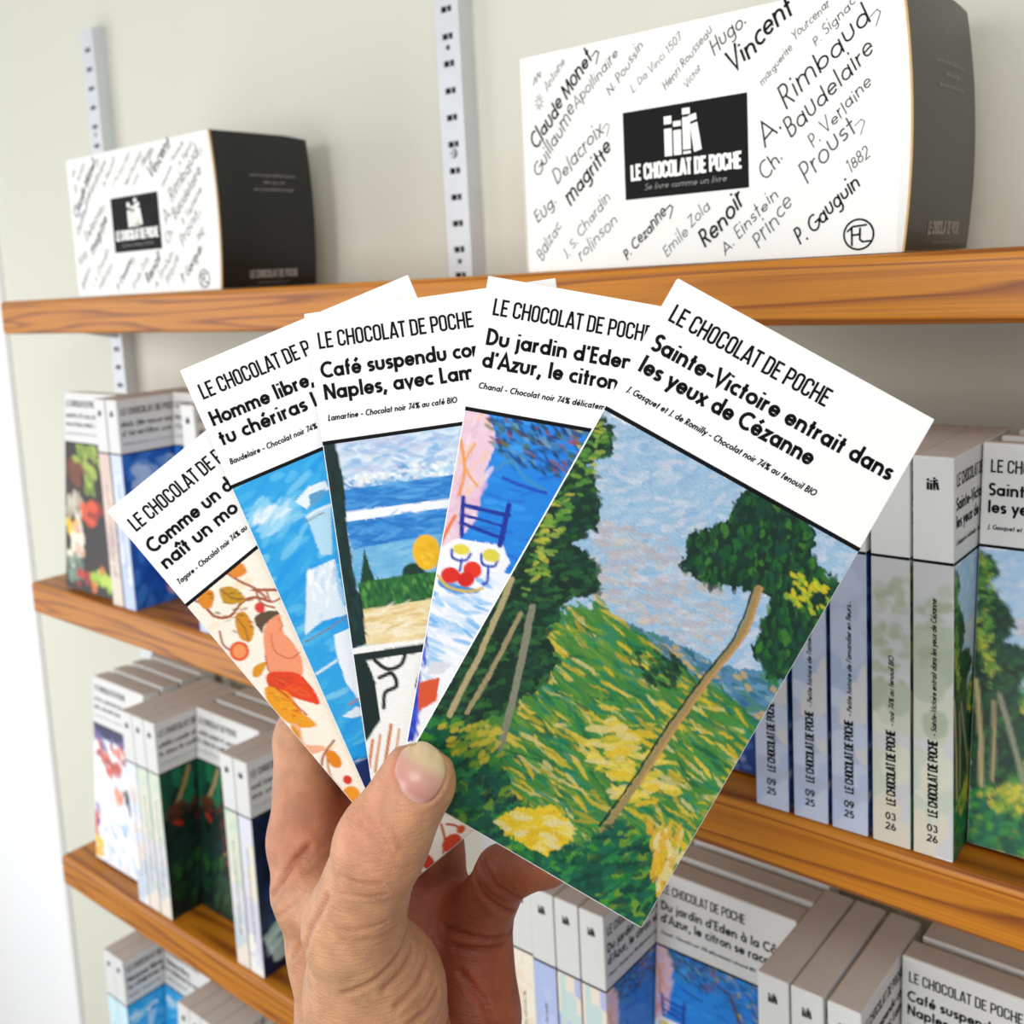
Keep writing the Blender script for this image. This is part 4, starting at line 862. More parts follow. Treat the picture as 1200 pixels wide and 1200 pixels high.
# ---------------------------------------------------------------- the two signature-printed gift boxes
GW, GD, GH = 174.6, 76.0, 98.0
SIGS = [("Claude Monet", 7.1, 55.6, 41.0, 91.1, 1), ("Guillaume", 7.6, 43.0, 30.8, 70.6, 0), ("Apollinaire", 30.8, 70.6, 54.3, 90.6, 0), ("Delacroix", 18.4, 38.1, 45.1, 59.5, 0),
 ("N. Poussin", 48.7, 73.9, 66.7, 92.0, 0), ("L. Da Vinci 1507", 60.4, 73.3, 85.0, 91.8, 0), ("Henri Rousseau", 76.3, 72.1, 99.0, 92.0, 0), ("Victor", 86.4, 71.2, 93.5, 78.5, 0), ("Hugo.", 99, 82, 113.9, 92.5, 0),
 ("Vincent", 107.0, 73.7, 133.2, 93.0, 1), ("marguerite", 119.6, 67.2, 132.5, 79.5, 0), ("Yourcenar", 133, 82, 147.4, 92.3, 0), ("P. Signac", 141.5, 78.0, 157.1, 91.2, 0), ("A.", 120, 43.4, 128.0, 51, 0), ("Rimbaud", 129.0, 56.4, 163.0, 84.2, 0),
 ("Ch.", 120.1, 30.3, 128, 39, 0), ("Baudelaire", 131.0, 45, 163.9, 73.7, 0), ("P. Verlaine", 140, 40.5, 163.0, 61.8, 0), ("Proust", 136.9, 27.8, 157.0, 46.3, 2), ("Eug.", 6.4, 21.5, 17.9, 31.4, 0),
 ("magritte", 25.7, 27.8, 49.2, 51.7, 1), ("P. Gauguin", 134.1, 4.4, 158.4, 25.3, 1), ("1882", 154, 30, 162, 36, 0), ("J. S. Chardin", 21.8, 4.8, 47.4, 30.5, 0), ("rolinson", 30.0, 3.0, 50.8, 20.1, 2), ("P. Cezanne", 54.4, 2.9, 75.4, 21.8, 1),
 ("Emile Zola", 74.6, 2.6, 96.1, 22.4, 2), ("Renoir", 92.6, 5.7, 111.9, 22.5, 1), ("A. Einstein", 101.7, 2.6, 125.9, 24.6, 0), ("Prince", 116.3, 4.4, 132.3, 20.5, 2), ("Antoine", 15.2, 80.8, 26.1, 92.1, 2), ("Balzac", 8, 4, 20, 20, 2)]
def gift_box_meshes():
    mm = .001; d = {}
    NZ = 14
    bul = lambda z: 3.4 * (1 - ((z - GH / 2) / (GH / 2)) ** 2)
    # white body, whose right side bulges a little
    bm = bmesh.new(); rows = []
    for k in range(NZ + 1):
        z = GH * k / NZ; b = bul(z)
        rows.append([bm.verts.new((x * mm, y * mm, z * mm)) for x, y in ((0, 0), (GW - 3.6 + b * .35, 0), (GW - 1.2 + b, 1.2), (GW - 1.2 + b, GD), (0, GD))])
    for k in range(NZ):
        for j in range(5): bm.faces.new((rows[k][j], rows[k][(j + 1) % 5], rows[k + 1][(j + 1) % 5], rows[k + 1][j]))
    bm.faces.new(rows[0][::-1]); bm.faces.new(rows[-1])
    d['body'] = bm_mesh(bm, 'gift_box_body'); d['body'].materials.append(M['gift_card'])
    # black side panel with a cut top rear corner
    bm = bmesh.new(); g = []
    for k in range(NZ + 1):
        z = .3 + (GH - .6) * k / NZ; r = []
        for j in range(9):
            y = 1.6 + (GD + 1.5 - 1.6) * j / 8
            zz = z - max(0, (j - 6.4)) * .9 * (k / NZ) ** 3
            r.append(bm.verts.new(((GW - 1.2 + bul(z) + .25 + .8 * math.sin(math.pi * j / 8)) * mm, y * mm, zz * mm)))
        g.append(r)
    for k in range(NZ):
        for j in range(8): bm.faces.new((g[k][j], g[k][j + 1], g[k + 1][j + 1], g[k + 1][j]))
    ret = bmesh.ops.extrude_face_region(bm, geom=list(bm.faces))
    for v in [e for e in ret['geom'] if isinstance(e, bmesh.types.BMVert)]: v.co.x -= .0005
    d['side_panel'] = bm_mesh(bm, 'gift_box_side', smooth=False); d['side_panel'].materials.append(M['black_card'])
    # raw board edge between front and side, and folded edge at the left
    bm = bmesh.new()
    for k in range(NZ):
        z0, z1 = GH * k / NZ, GH * (k + 1) / NZ
        a = [((GW - 1.7 + bul(z)) * mm, z * mm) for z in (z0, z1)]
        vs = [bm.verts.new((a[i][0] + dx, dy, a[i][1])) for i in (0, 1) for dx, dy in ((0, .0006), (.0007, .0006), (.0007, .0016), (0, .0016))]
        for j in range(4): bm.faces.new((vs[j], vs[(j + 1) % 4], vs[4 + (j + 1) % 4], vs[4 + j]))
    d['board_edge'] = bm_mesh(bm, 'board_edge'); d['board_edge'].materials.append(M['kraft'])
    d['left_flap'] = box_mesh('left_flap', -.0018, .0002, .0006, .0012, .0, GH * mm); d['left_flap'].materials.append(M['card_top'])
    d['top_panel'] = box_mesh('top_panel', .0005, (GW - 2) * mm, .0012, (GD - 1) * mm, GH * mm, GH * mm + .0006, bevel=.0002, seg=1); d['top_panel'].materials.append(M['card_top'])
    fn = lambda x, y: (x * mm, -.00012, y * mm); fn2 = lambda x, y: (x * mm, -.0002, y * mm)
    V, F = [], []; poly_geo(V, F, [(55.0, 28.9), (113.2, 28.9), (113.2, 66.0), (55.0, 66.0)])
    d['black_label'] = flat_mesh('black_label', V, F, fn, M['black_print'])
    V, F = [], []; logo_geo(V, F, 75.2, 45.3, 18.2)
    d['label_logo'] = flat_mesh('label_logo', V, F, fn2, M['white_print'])
    V, F = [], []; text_geo(V, F, "LE CHOCOLAT DE POCHE", 58.2, 36.9, 6.6, .2, width=52.2, font=NG)
    d['label_lettering'] = flat_mesh('label_lettering', V, F, fn2, M['white_print'])
    V, F = [], []; text_geo(V, F, "Se livre comme un livre", 64.5, 32.3, 2.7, .08, width=39, shear=.3, wob=.03)
    d['label_small_lettering'] = flat_mesh('label_small_lettering', V, F, fn2, M['dim_print'])
    Vs = {0: ([], []), 1: ([], []), 2: ([], [])}
    for i, (t, x0, y0, x1, y1, wt) in enumerate(SIGS):
        V, F = [], []; L = math.hypot(x1 - x0, y1 - y0); an = math.atan2(y1 - y0, x1 - x0)
        h = min(9.5, max(3.4, L / (len(t) * .52)))
        text_geo(V, F, t, x0, y0, h * (.95 if wt == 1 else .9), .13 if wt == 1 else .085, width=L, shear=.28, angle=an, wob=.09, seed=i + 3)
        if t in ("Proust", "P. Cezanne", "Claude Monet", "Rimbaud", "Delacroix"):
            stroke_quads([(x1 - 1, y1 + 1), (x1 + 1.5, y1 + 3.2), (x1 + 2.8, y1 + 2.2), (x1 + 1.2, y1 - 2.5)], .3 if wt != 1 else .55, V, F)
        d['signature_%02d' % i] = flat_mesh('signature', V, F, fn, M[('ink_grey', 'ink', 'ink_faint')[wt]])
    V, F = Vs[1]
    stroke_quads(arc(157.2, 7.4, 5.6, 5.6, 0, 360, 28), .75, V, F)
    for s in ([(152.8, 8.6), (155, 10.4), (160.4, 10.8)], [(154.6, 10.2), (154.6, 3.2)], [(154.6, 7.2), (157.6, 7.4), (157.8, 9.9)], [(157.8, 9.9), (157.6, 5.6), (158.6, 4.6), (162.2, 4.8)]): stroke_quads(s, .75, V, F)
    V, F = Vs[2]
    for k in range(9):
        a = k * math.pi / 4.5; stroke_quads([(10.2 + math.cos(a) * .8, 77 + math.sin(a) * 1.1), (10.2 + math.cos(a) * 2.6, 77 + math.sin(a) * 3.6)], .35, V, F)
    stroke_quads([(7.6, 85), (8.4, 88.6), (9.4, 86), (10, 90), (11.4, 88), (11.6, 90.6)], .5, V, F)
    d['round_monogram'] = flat_mesh('round_monogram', *Vs[1], fn, M['ink']); d['drawn_marks'] = flat_mesh('drawn_marks', *Vs[2], fn, M['ink_faint'])
    V, F = [], []
    squiggle(V, F, 26.2, 70.2, 37, 2.1, .15, 5); squiggle(V, F, 37, 65.8, 17, 2.1, .15, 6); squiggle(V, F, 29, 61.2, 31, 2.1, .15, 7)
    V4, F4 = [], []
    text_geo(V4, F4, "LE CHOCOLAT DE POCHE", 22, 6.2, 5.0, .17, width=39, font=NG)
    squiggle(V4, F4, 28, 2.6, 26, 1.2, .12, 8)
    d['side_lettering'] = flat_mesh('side_lettering', V, F, lambda x, y: ((GW - 1.2 + bul(y) + .45 + .8 * math.sin(math.pi * (x - 1.6) / (GD - .1))) * mm, x * mm, y * mm), M['dim_print'])
    d['side_name'] = flat_mesh('side_name', V4, F4, lambda x, y: ((GW - 1.2 + bul(y) + .45 + .8 * math.sin(math.pi * (x - 1.6) / (GD - .1))) * mm, x * mm, y * mm), M['dim_print'])
    return d
GB = gift_box_meshes()
def gift_box(x, y, label, rz=0.0, s=1.0):
    r = link('gift_box', GB['body']); tag(r, label, 'box', None); r.location = (x, y, .0003); r.rotation_euler = (0, 0, rz); r.scale = (s, s, s)
    for k, me in GB.items():
        if k != 'body': link('signature' if k.startswith('signature') else k, me, r)
    return r
gift_box(.1175, .005, 'smaller-looking signature-printed gift box with a pitch black side, left end of the top shelf')
gift_box(.5360, .005, 'large signature-printed gift box with charcoal side, right end of the top shelf')

# ---------------------------------------------------------------- boxes on the shelves (X of the left side, from left to right)
T_ = BOX_T * .001
# second shelf, left
cover_out('fruit', .0470, 1, 'box with a dark still life cover, leftmost on the second shelf', y=.007, tilt=.10)
spine_out('fruit', .1240, 1, 'box with a pinkish beige spine, right of the dark still life cover', y=.004)
spine_out('azure', .1405, 1, 'box with a pale blue spine and royal blue cover side, second shelf left', y=.004)
cover_out('azure', .1575, 1, 'royal blue cover facing out, behind the upper left of the held fan', y=.040, tilt=.06)
spine_out('azure', .2362, 1, 'box spine with small logo just left of the held sailing booklet', y=.004)
# second shelf, right
cover_out('night', .5680, 1, 'dark blue cover deep in shade, left of the 09 25 spines', y=.022, tilt=.10)
lab = ['leftmost of the three pale blue spines dated 09 25', 'middle one of the three pale blue spines dated 09 25', 'rightmost of the three pale blue spines dated 09 25']
for k, x in enumerate((.6478, .6648, .6812)):
    spine_out('night', x, 1, lab[k], 'pale blue boxes dated 09 25')
spine_out('fennel', .6978, 1, 'left one of the two pale green spines dated 03 26', 'pale green boxes dated 03 26')
spine_out('front', .7136, 1, 'right one of the two 03 26 spines, its tree cover side in view', 'pale green boxes dated 03 26')
for k, t in enumerate(('box with a green tree cover facing out, cut by the right picture edge', 'middle box of the three-deep stack at the right picture edge, white top edge', 'rearmost box of the three-deep stack at the right picture edge')):
    cover_out('front', .7292 + .002 * k, 1, t, 'tree-cover boxes standing three deep at the right', y=.0172 + .0162 * k, tilt=.12 + .015 * k)
# third shelf, left
for k, t in enumerate(('white and orange-red cover facing out, leftmost on the third shelf', 'box directly behind the white and orange-red cover', 'third box back behind the white and orange-red cover', 'rearmost box behind the white and orange-red cover')):
    cover_out('poppy', .0310, 2, t, 'boxes four deep at the left of the third shelf', y=.0162 + .0178 * k, tilt=.085)
for k, t in enumerate(('leftmost of the three tight spines left of the dark green cover', 'middle of the three tight spines left of the dark green cover', 'third spine from the left on the third shelf, its dark green side in view')):
    spine_out('poppy' if k == 0 else 'forest', .1180 + .0156 * k, 2, t, y=.004)
for k, t in enumerate(('dark green cover with tan figures facing out, third shelf', 'box directly behind the dark green cover with tan figures', 'third box back behind the dark green cover with tan figures')):
    cover_out('forest', .1655, 2, t, 'boxes three deep behind the dark green cover', y=.0290 + .0180 * k, tilt=.07)
spine_out('forest', .2455, 2, 'greenish spine with logo, right of the dark green cover', y=.004)
spine_out('navy', .2612, 2, 'lilac and cream spine beside the navy cover, left of the hand', y=.004)
cover_out('navy', .2775, 2, 'navy cover with a pale shell, right against the hand', y=.022, tilt=.08)
# third shelf, right
spine_out('cream', .5030, 2, 'cream spine just right of the palm, third shelf', y=.004)
spine_out('indigo', .5187, 2, 'periwinkle blue spine right of the cream one, below the held fan')
spine_out('lemon', .5342, 2, 'left one of the two striped pale spines below the held fan')
spine_out('lemon', .5498, 2, 'right one of the two striped spines, blue cover side in view')
for k, t in enumerate(('blue terrace cover facing out, below the tip of the foremost booklet', 'box directly behind the blue terrace cover, bright top edge', 'rearmost box behind the blue terrace cover, under the shelf edge')):
    cover_out('lemon', .5652 + .0006 * k, 2, t, 'terrace-cover boxes standing three deep', y=.0375 + .0185 * k, tilt=.10)
for k, t in enumerate(('leftmost of the three grey-topped boxes at the bottom right', 'middle of the three grey-topped boxes at the bottom right', 'rightmost of the three grey-topped boxes, beside the white cover')):
    spine_out('cafe', (.6424, .6582, .6747)[k], 2, t, y=.0105)
cover_out('cafe', .6905, 2, 'white-headed cover with black bold lettering, bottom right corner', y=.050, tilt=.05)
cover_out('cafe', .6935, 2, 'box standing in shade behind the bottom right corner cover', y=.0690, tilt=.05)
# lowest shelf, left
spine_out('sail', .0500, 3, 'left one of the two white spines at the bottom left', y=.004)
spine_out('sail', .0650, 3, 'right one of the two white spines at the bottom left, sky blue side', y=.004)
cover_out('sail', .0815, 3, 'sky blue sailing cover facing out, bottom left under the third shelf', y=.030, tilt=.08)
for k, t in enumerate(('first grey-topped box right of the sky blue sailing cover, lowest shelf', 'second grey-topped box right of the sky blue sailing cover', 'third grey-topped box right of the sky blue sailing cover', 'fourth grey-topped box right of the sky blue cover, under the shelf edge')):
    spine_out('sail' if k < 2 else 'cafe', .1590 + .0156 * k, 3, t, y=.004)

# ---------------------------------------------------------------- the held fan of five booklets
FAN = [('front', 'foremost held booklet, painted green and yellow trees and fields', [0.69992, -0.14141, -0.00345], [0.71603, 0.45996, -0.5251], [-0.3589, -0.40261, -0.84208]),
 ('lemon', 'second held booklet from the right, blue chair and white table picture', [0.64247, -0.15181, -8e-05], [0.75785, 0.61306, -0.2232], [-0.09232, -0.23789, -0.96689]),
 ('cafe', 'middle booklet of the held fan, view over a blue sea bay', [0.5947, -0.18279, -0.0086], [0.74859, 0.65718, 0.08786], [0.14583, -0.03393, -0.98873]),
 ('sail', 'second held booklet from the left, white sails on bright blue', [0.55923, -0.20447, -0.02425], [0.67225, 0.66019, 0.33502], [0.28983, 0.18172, -0.93967]),
 ('vine', 'leftmost and rearmost held booklet, orange leaves on cream', [0.53269, -0.2188, -0.06891], [0.54792, 0.59689, 0.58609], [0.49293, 0.33569, -0.8027])]
for kind, label, tl, ax, dn in FAN:
    tl, ax, dn = Vector(tl), Vector(ax).normalized(), Vector(dn)
    dn = (dn - ax * dn.dot(ax)).normalized(); up = -dn; back = up.cross(ax).normalized()
    o = tl + dn * CH * .001
    mt = Matrix(((ax.x, back.x, up.x, o.x), (ax.y, back.y, up.y, o.y), (ax.z, back.z, up.z, o.z), (0, 0, 0, 1)))
    booklet(kind, label, 'fan of held booklets', T=4.0, name='held_booklet', matrix=mt)
# ---------------------------------------------------------------- the hand: one continuous surface grown from a distance field
HO = Vector(HAND['ORIGIN'])
def rc(P, a, b, k):
    a = np.array(a, np.float32); b = np.array(b, np.float32)
    ba = b[:3] - a[:3]; pa = P - a[:3]
    t = np.clip((pa @ ba) / float(ba @ ba), 0, 1)
    q = pa - t[..., None] * ba
    return np.sqrt((q * q).sum(-1)) - (a[3] + (b[3] - a[3]) * (t * t * (3 - 2 * t) * .5 + t * .5))
def smin(a, b, k):
    h = np.clip(.5 + .5 * (b - a) / k, 0, 1)
    return b * (1 - h) + a * h - k * h * (1 - h)
def chain(P, c, k=3.0):
    d = None
    for a, b in zip(c[:-1], c[1:]):
        e = rc(P, a, b, 0); d = e if d is None else smin(d, e, k)
    return d
def ellip(P, c, r):
    q = (P - np.array(c, np.float32)) / np.array(r, np.float32)
    return (np.sqrt((q * q).sum(-1)) - 1) * min(r)
def hand_sdf(P):
    P = P.astype(np.float32)
    palm = None
    for c in HAND['PALM']:
        e = chain(P, c, 5); palm = e if palm is None else smin(palm, e, 9)
    for c in HAND['FINGERS'][:3]: palm = smin(palm, chain(P, c, 3), 4)
    palm = smin(palm, chain(P, HAND['FINGERS'][3], 3.5), 3)
    th = chain(P, HAND['THUMB'][0], 5)
    return smin(palm, th, 5)
def surface_nets(lo, hi, h):
    n = [int(math.ceil((hi[i] - lo[i]) / h)) + 1 for i in range(3)]
    ax = [lo[i] + h * np.arange(n[i], dtype=np.float32) for i in range(3)]
    D = np.empty(n, np.float32)
    for i0 in range(0, n[0], 24):
        X, Y, Z = np.meshgrid(ax[0][i0:i0 + 24], ax[1], ax[2], indexing='ij')
        D[i0:i0 + 24] = hand_sdf(np.stack([X, Y, Z], -1))
    S = D < 0
    c = [S[a:n[0] - 1 + a, b:n[1] - 1 + b, e:n[2] - 1 + e] for a in (0, 1) for b in (0, 1) for e in (0, 1)]
    sm = sum(x.astype(np.int8) for x in c); act = (sm > 0) & (sm < 8)
    idx = -np.ones(act.shape, np.int64); I, J, K = np.nonzero(act); idx[I, J, K] = np.arange(len(I))
    acc = np.zeros((len(I), 3)); cnt = np.zeros(len(I))
    for a in (0, 1):
        for b in (0, 1):
            for axd in range(3):
                o0 = [0, 0, 0]; oth = [k for k in range(3) if k != axd]
                o0[oth[0]], o0[oth[1]] = a, b; o1 = list(o0); o1[axd] = 1
                d0 = D[I + o0[0], J + o0[1], K + o0[2]]; d1 = D[I + o1[0], J + o1[1], K + o1[2]]
                cr = (d0 < 0) != (d1 < 0); t = np.where(cr, d0 / (d0 - d1 + 1e-12), 0)
                p = np.array(o0, float)[None] + np.array([1.0 if k == axd else 0.0 for k in range(3)])[None] * t[:, None]
                acc += np.where(cr[:, None], p, 0); cnt += cr
    P = acc / cnt[:, None] + np.stack([I, J, K], 1)
    P = np.array(lo)[None] + P * h
    quads = []
    for axd in range(3):
        u, v = (axd + 1) % 3, (axd + 2) % 3
        s0 = [slice(None)] * 3; s1 = [slice(None)] * 3; s0[axd] = slice(0, n[axd] - 1); s1[axd] = slice(1, n[axd])
        A, B = S[tuple(s0)], S[tuple(s1)]
        for flip, msk in ((0, A & ~B), (1, ~A & B)):
            q = np.stack(np.nonzero(msk), 1)
            q = q[(q[:, u] > 0) & (q[:, v] > 0) & (q[:, u] < n[u] - 1) & (q[:, v] < n[v] - 1)]
            def cell(du, dv):
                c = q.copy(); c[:, u] -= du; c[:, v] -= dv
                return idx[c[:, 0], c[:, 1], c[:, 2]]
            f = np.stack([cell(1, 1), cell(0, 1), cell(0, 0), cell(1, 0)], 1)
            quads.append(f[:, ::-1] if flip else f)
    return P, np.concatenate(quads)

def seg_dist(P, pts):
    d = np.full(len(P), 1e9)
    for a, b in zip(pts[:-1], pts[1:]):
        a, b = np.array(a), np.array(b); ba = b - a; pa = P - a
        t = np.clip((pa @ ba) / (ba @ ba), 0, 1); q = pa - t[:, None] * ba
        d = np.minimum(d, np.sqrt((q * q).sum(1)))
    return d
def drop_on(p, up=30):
    """height of the skin straight in front of a point of the hand"""
    z = np.linspace(p[2] + up, p[2] - 45, 300); Q = np.stack([np.full(300, p[0]), np.full(300, p[1]), z], 1)
    d = hand_sdf(Q); k = np.nonzero(d < 0)[0]
    if len(k) == 0: return p[2]
    k = k[0]
    return z[k] if k == 0 else z[k - 1] + (z[k] - z[k - 1]) * d[k - 1] / (d[k - 1] - d[k])

allp = np.array([n for g in ('THUMB', 'PALM', 'FINGERS') for c in HAND[g] for n in c])
lo = (allp[:, :3] - allp[:, 3:]).min(0) - 3; hi = (allp[:, :3] + allp[:, 3:]).max(0) + 3
P, Fq = surface_nets(lo, hi, 0.85)
# normals of the field, folds and creases pressed in along them
def grad(P, e=.4):
    g = np.zeros_like(P)
    for k in range(3):
        d = np.zeros(3); d[k] = e
        g[:, k] = hand_sdf(P + d) - hand_sdf(P - d)
    return g / (np.linalg.norm(g, axis=1, keepdims=True) + 1e-9)
# relax onto the surface
for _ in range(2): P = P - grad(P) * hand_sdf(P)[:, None] * .9
Nn = grad(P)
disp = np.zeros(len(P)); groove = np.zeros(len(P))
for depth, sg, pts in HAND['CREASES']:
    pp = []
    for a, b in zip(pts[:-1], pts[1:]):
        for t in (0, .34, .67): pp.append(tuple(a[k] + (b[k] - a[k]) * t for k in range(3)))
    pp.append(pts[-1])
    pp = [(x, y, drop_on((x, y, z))) for x, y, z in pp]
    d = seg_dist(P, pp)
    g = np.exp(-(d / sg) ** 2)
    disp -= depth * .62 * g; disp += depth * .22 * np.exp(-((d - 2.3 * sg) / (1.1 * sg)) ** 2)
    groove = np.maximum(groove, g * min(1, depth))
# low knuckle and muscle relief
r = np.random.RandomState(4)
for cell, amp in ((9.0, .35), (4.0, .14)):
    ph = r.rand(3, 3) * 6
    disp += amp * np.sin(P[:, 0] / cell * 1.7 + ph[0, 0] + np.sin(P[:, 1] / cell + ph[0, 1])) * np.sin(P[:, 1] / cell * 1.3 + ph[1, 0] + np.sin(P[:, 2] / cell)) * .6
# bed of the thumb nail
nail = np.array(HAND['NAIL']); nc = nail[:, :2].mean(0)
nz = [drop_on((x, y, z)) for x, y, z in HAND['NAIL']]
nr = np.array([np.hypot(*(p[:2] - nc)) for p in nail]); na = np.array([math.atan2(p[1] - nc[1], p[0] - nc[0]) for p in nail])
order = np.argsort(na); na2 = na[order]; nr2 = nr[order]
def nail_r(a): return np.interp(a, np.concatenate([na2 - 2 * math.pi, na2, na2 + 2 * math.pi]), np.concatenate([nr2, nr2, nr2]))
front = P[:, 2] > min(nz) - 6
pd = np.hypot(P[:, 0] - nc[0], P[:, 1] - nc[1]); pr = nail_r(np.arctan2(P[:, 1] - nc[1], P[:, 0] - nc[0]))
q = pd - pr
near = front & (pd < 16)
disp += np.where(near, -.55 / (1 + np.exp(np.clip((q + .2) / .25, -30, 30))) + .30 * np.exp(-((q - .9) / .8) ** 2), 0)
P = P + Nn * disp[:, None]
W = np.array([list(HO + (CAM_R * p[0] + CAM_U * p[1] - CAM_F * p[2]) * .001) for p in P.tolist()], np.float32)
me = bpy.data.meshes.new('hand_skin')
me.vertices.add(len(W)); me.vertices.foreach_set('co', (W - np.array(HO, np.float32)).ravel())
me.loops.add(Fq.size); me.loops.foreach_set('vertex_index', Fq.ravel().astype(np.int32))
me.polygons.add(len(Fq)); me.polygons.foreach_set('loop_start', np.arange(0, Fq.size, 4))
me.polygons.foreach_set('use_smooth', np.ones(len(Fq), bool))
me.update(calc_edges=True); me.validate()
base = h2('#c9946f')
colr = np.tile(base, (len(P), 1))
def blend(pts, col, s):
    global colr
    for x, y, z, rad in pts:
        d = np.sqrt(((P - np.array([x, y, z])) ** 2).sum(1)); w = (np.exp(-(d / rad) ** 2) * s)[:, None]
        colr = colr * (1 - w) + h2(col) * w
blend(HAND['RED'], '#c47860', .45); blend(HAND['PALE'], '#d3a67c', .6); blend(HAND['DEEP'], '#99492c', .92)  # last blend: redder palm skin, with the palm's shadow painted in
colr = colr * (1 - groove[:, None] * .5) + h2('#8e3f28') * groove[:, None] * .5  # redder creases, the shade in them put into the colour
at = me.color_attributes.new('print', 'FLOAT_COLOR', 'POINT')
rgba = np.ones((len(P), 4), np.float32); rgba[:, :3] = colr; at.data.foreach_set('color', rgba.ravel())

def skin_mat():
    m = bpy.data.materials.new('skin'); m.use_nodes = True
    nt = m.node_tree; N = nt.nodes; L = nt.links; b = N['Principled BSDF']
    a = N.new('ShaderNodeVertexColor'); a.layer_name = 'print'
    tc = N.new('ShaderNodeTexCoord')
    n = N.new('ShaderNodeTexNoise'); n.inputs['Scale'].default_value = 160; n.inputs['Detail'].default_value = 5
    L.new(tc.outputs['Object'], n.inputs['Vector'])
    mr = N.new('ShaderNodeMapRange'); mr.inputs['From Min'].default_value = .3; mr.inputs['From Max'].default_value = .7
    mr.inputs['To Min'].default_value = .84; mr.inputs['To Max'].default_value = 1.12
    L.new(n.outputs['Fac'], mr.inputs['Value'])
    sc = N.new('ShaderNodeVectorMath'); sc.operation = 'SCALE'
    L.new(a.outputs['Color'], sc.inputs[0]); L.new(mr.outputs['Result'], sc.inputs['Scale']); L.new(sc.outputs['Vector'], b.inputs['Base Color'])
    b.inputs['Roughness'].default_value = .46; b.inputs['Specular IOR Level'].default_value = .42
    b.inputs['Subsurface Weight'].default_value = .25; b.inputs['Subsurface Radius'].default_value = (1.0, .35, .18); b.inputs['Subsurface Scale'].default_value = .0035
    vo = N.new('ShaderNodeTexVoronoi'); vo.inputs['Scale'].default_value = 1100; vo.feature = 'DISTANCE_TO_EDGE'
    mp = N.new('ShaderNodeMapping'); mp.inputs['Scale'].default_value = (1, 1.5, 1)
    nn = N.new('ShaderNodeTexNoise'); nn.inputs['Scale'].default_value = 420; nn.inputs['Detail'].default_value = 4
    L.new(tc.outputs['Object'], mp.inputs['Vector']); L.new(mp.outputs['Vector'], vo.inputs['Vector']); L.new(tc.outputs['Object'], nn.inputs['Vector'])
    m3 = N.new('ShaderNodeMapping'); m3.inputs['Scale'].default_value = (260, 200, 1500); m3.inputs['Rotation'].default_value = (.3, .5, .2)
    n3 = N.new('ShaderNodeTexNoise'); n3.inputs['Scale'].default_value = 1.0; n3.inputs['Detail'].default_value = 3
    L.new(tc.outputs['Object'], m3.inputs['Vector']); L.new(m3.outputs['Vector'], n3.inputs['Vector'])
    a3 = N.new('ShaderNodeMath'); a3.operation = 'MULTIPLY_ADD'; a3.inputs[1].default_value = 1.6; L.new(n3.outputs['Fac'], a3.inputs[0]); L.new(nn.outputs['Fac'], a3.inputs[2])
    ad = N.new('ShaderNodeMath'); ad.operation = 'ADD'; L.new(vo.outputs['Distance'], ad.inputs[0]); L.new(a3.outputs[0], ad.inputs[1])
    bp = N.new('ShaderNodeBump'); bp.inputs['Strength'].default_value = .42; bp.inputs['Distance'].default_value = .0005
    L.new(ad.outputs[0], bp.inputs['Height']); L.new(bp.outputs['Normal'], b.inputs['Normal'])
    return m
hand = bpy.data.objects.new('hand', me); COL.objects.link(hand); hand.location = HO
me.materials.append(skin_mat())
tag(hand, 'left hand holding the fan of booklets, thumb in front and fingers behind', 'hand')

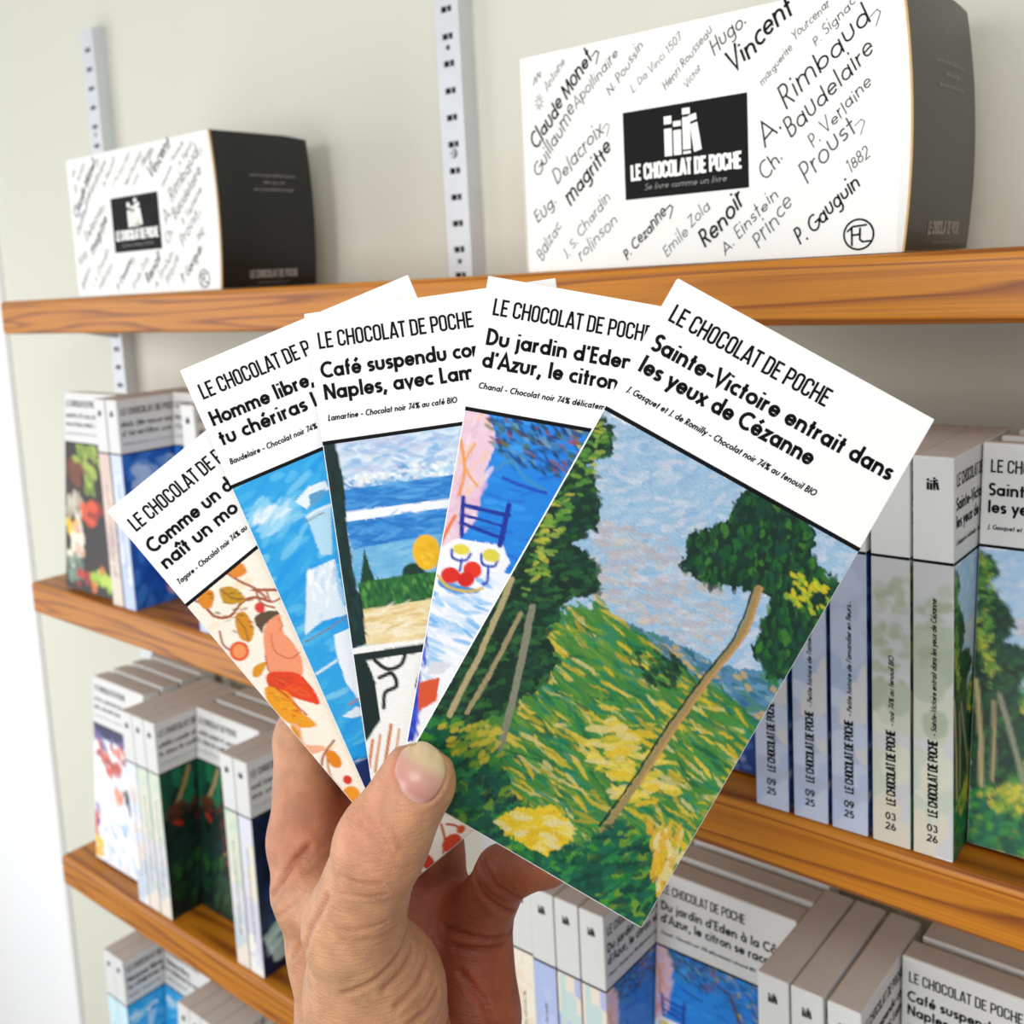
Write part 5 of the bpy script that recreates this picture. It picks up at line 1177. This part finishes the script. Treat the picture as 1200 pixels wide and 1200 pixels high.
# thumb nail: a thin curved plate set in its bed
def nail_mesh():
    rings = 9; seg = 40; V = []; F = []
    ctr = (nc[0], nc[1], drop_on((nc[0], nc[1], max(nz))))
    # the plate follows the thumb as a smooth quadric, so that it runs out straight over the finger tip
    S = [(nc[0] + .8 * k * nail_r(a) * math.cos(a), nc[1] + .8 * k * nail_r(a) * math.sin(a)) for k in (0, .4, .7) for a in np.linspace(-3, 3, 14)]
    S = [(x, y, drop_on((x, y, ctr[2]), 8)) for x, y in S]
    A_ = np.array([[1, x - nc[0], y - nc[1], (x - nc[0]) ** 2, (x - nc[0]) * (y - nc[1]), (y - nc[1]) ** 2] for x, y, _ in S])
    co = np.linalg.lstsq(A_, np.array([q_[2] for q_ in S]), rcond=None)[0]
    fz = lambda x, y: float(np.dot(co, [1, x - nc[0], y - nc[1], (x - nc[0]) ** 2, (x - nc[0]) * (y - nc[1]), (y - nc[1]) ** 2]))
    V.append((nc[0], nc[1], fz(nc[0], nc[1]) + .30)); cols = [0]
    for i in range(1, rings + 1):
        f = min(1.0, i / (rings - 1))
        for j in range(seg):
            a = -math.pi + 2 * math.pi * j / seg; rr_ = nail_r(a) * f * .985
            x, y = nc[0] + rr_ * math.cos(a), nc[1] + rr_ * math.sin(a)
            V.append((x, y, min(fz(x, y), drop_on((x, y, ctr[2]), 8) + .9) + .30 - (.18 if f == 1 else 0) - (.6 if i == rings else 0)))
    for j in range(seg): F.append((0, 1 + j, 1 + (j + 1) % seg))
    for i in range(rings - 1):
        for j in range(seg):
            a = 1 + i * seg + j; b = 1 + i * seg + (j + 1) % seg; F.append((a, a + seg, b + seg, b))
    W = [tuple((CAM_R * x + CAM_U * y - CAM_F * z) * .001) for x, y, z in V]
    me = bpy.data.meshes.new('thumb_nail'); me.from_pydata(W, [], F); me.update()
    for p in me.polygons: p.use_smooth = True
    V = np.array(V)
    # free edge pale, bed pink, half moon paler, along the length of the thumb
    d = np.array([.5, .87]); t = (V[:, :2] - nc) @ d; t = (t - t.min()) / (t.max() - t.min())
    c = np.zeros((len(V), 3), np.float32)
    A, B, C_, D_ = h2('#d8b09e'), h2('#c08478'), h2('#cc9c8a'), h2('#d6bd94')
    for i, k in enumerate(t):
        c[i] = A + (B - A) * min(1, k / .2) if k < .2 else (B + (C_ - B) * (k - .2) / .4 if k < .6 else C_ + (D_ - C_) * min(1, (k - .6) / .15))
    at = me.color_attributes.new('print', 'FLOAT_COLOR', 'POINT'); rgba = np.ones((len(V), 4), np.float32); rgba[:, :3] = c; at.data.foreach_set('color', rgba.ravel())
    m = paint_mat('thumb_nail_keratin', .30); m.node_tree.nodes['Principled BSDF'].inputs['Specular IOR Level'].default_value = .55
    me.materials.append(m); return me
nl = link('thumb_nail', nail_mesh(), hand)
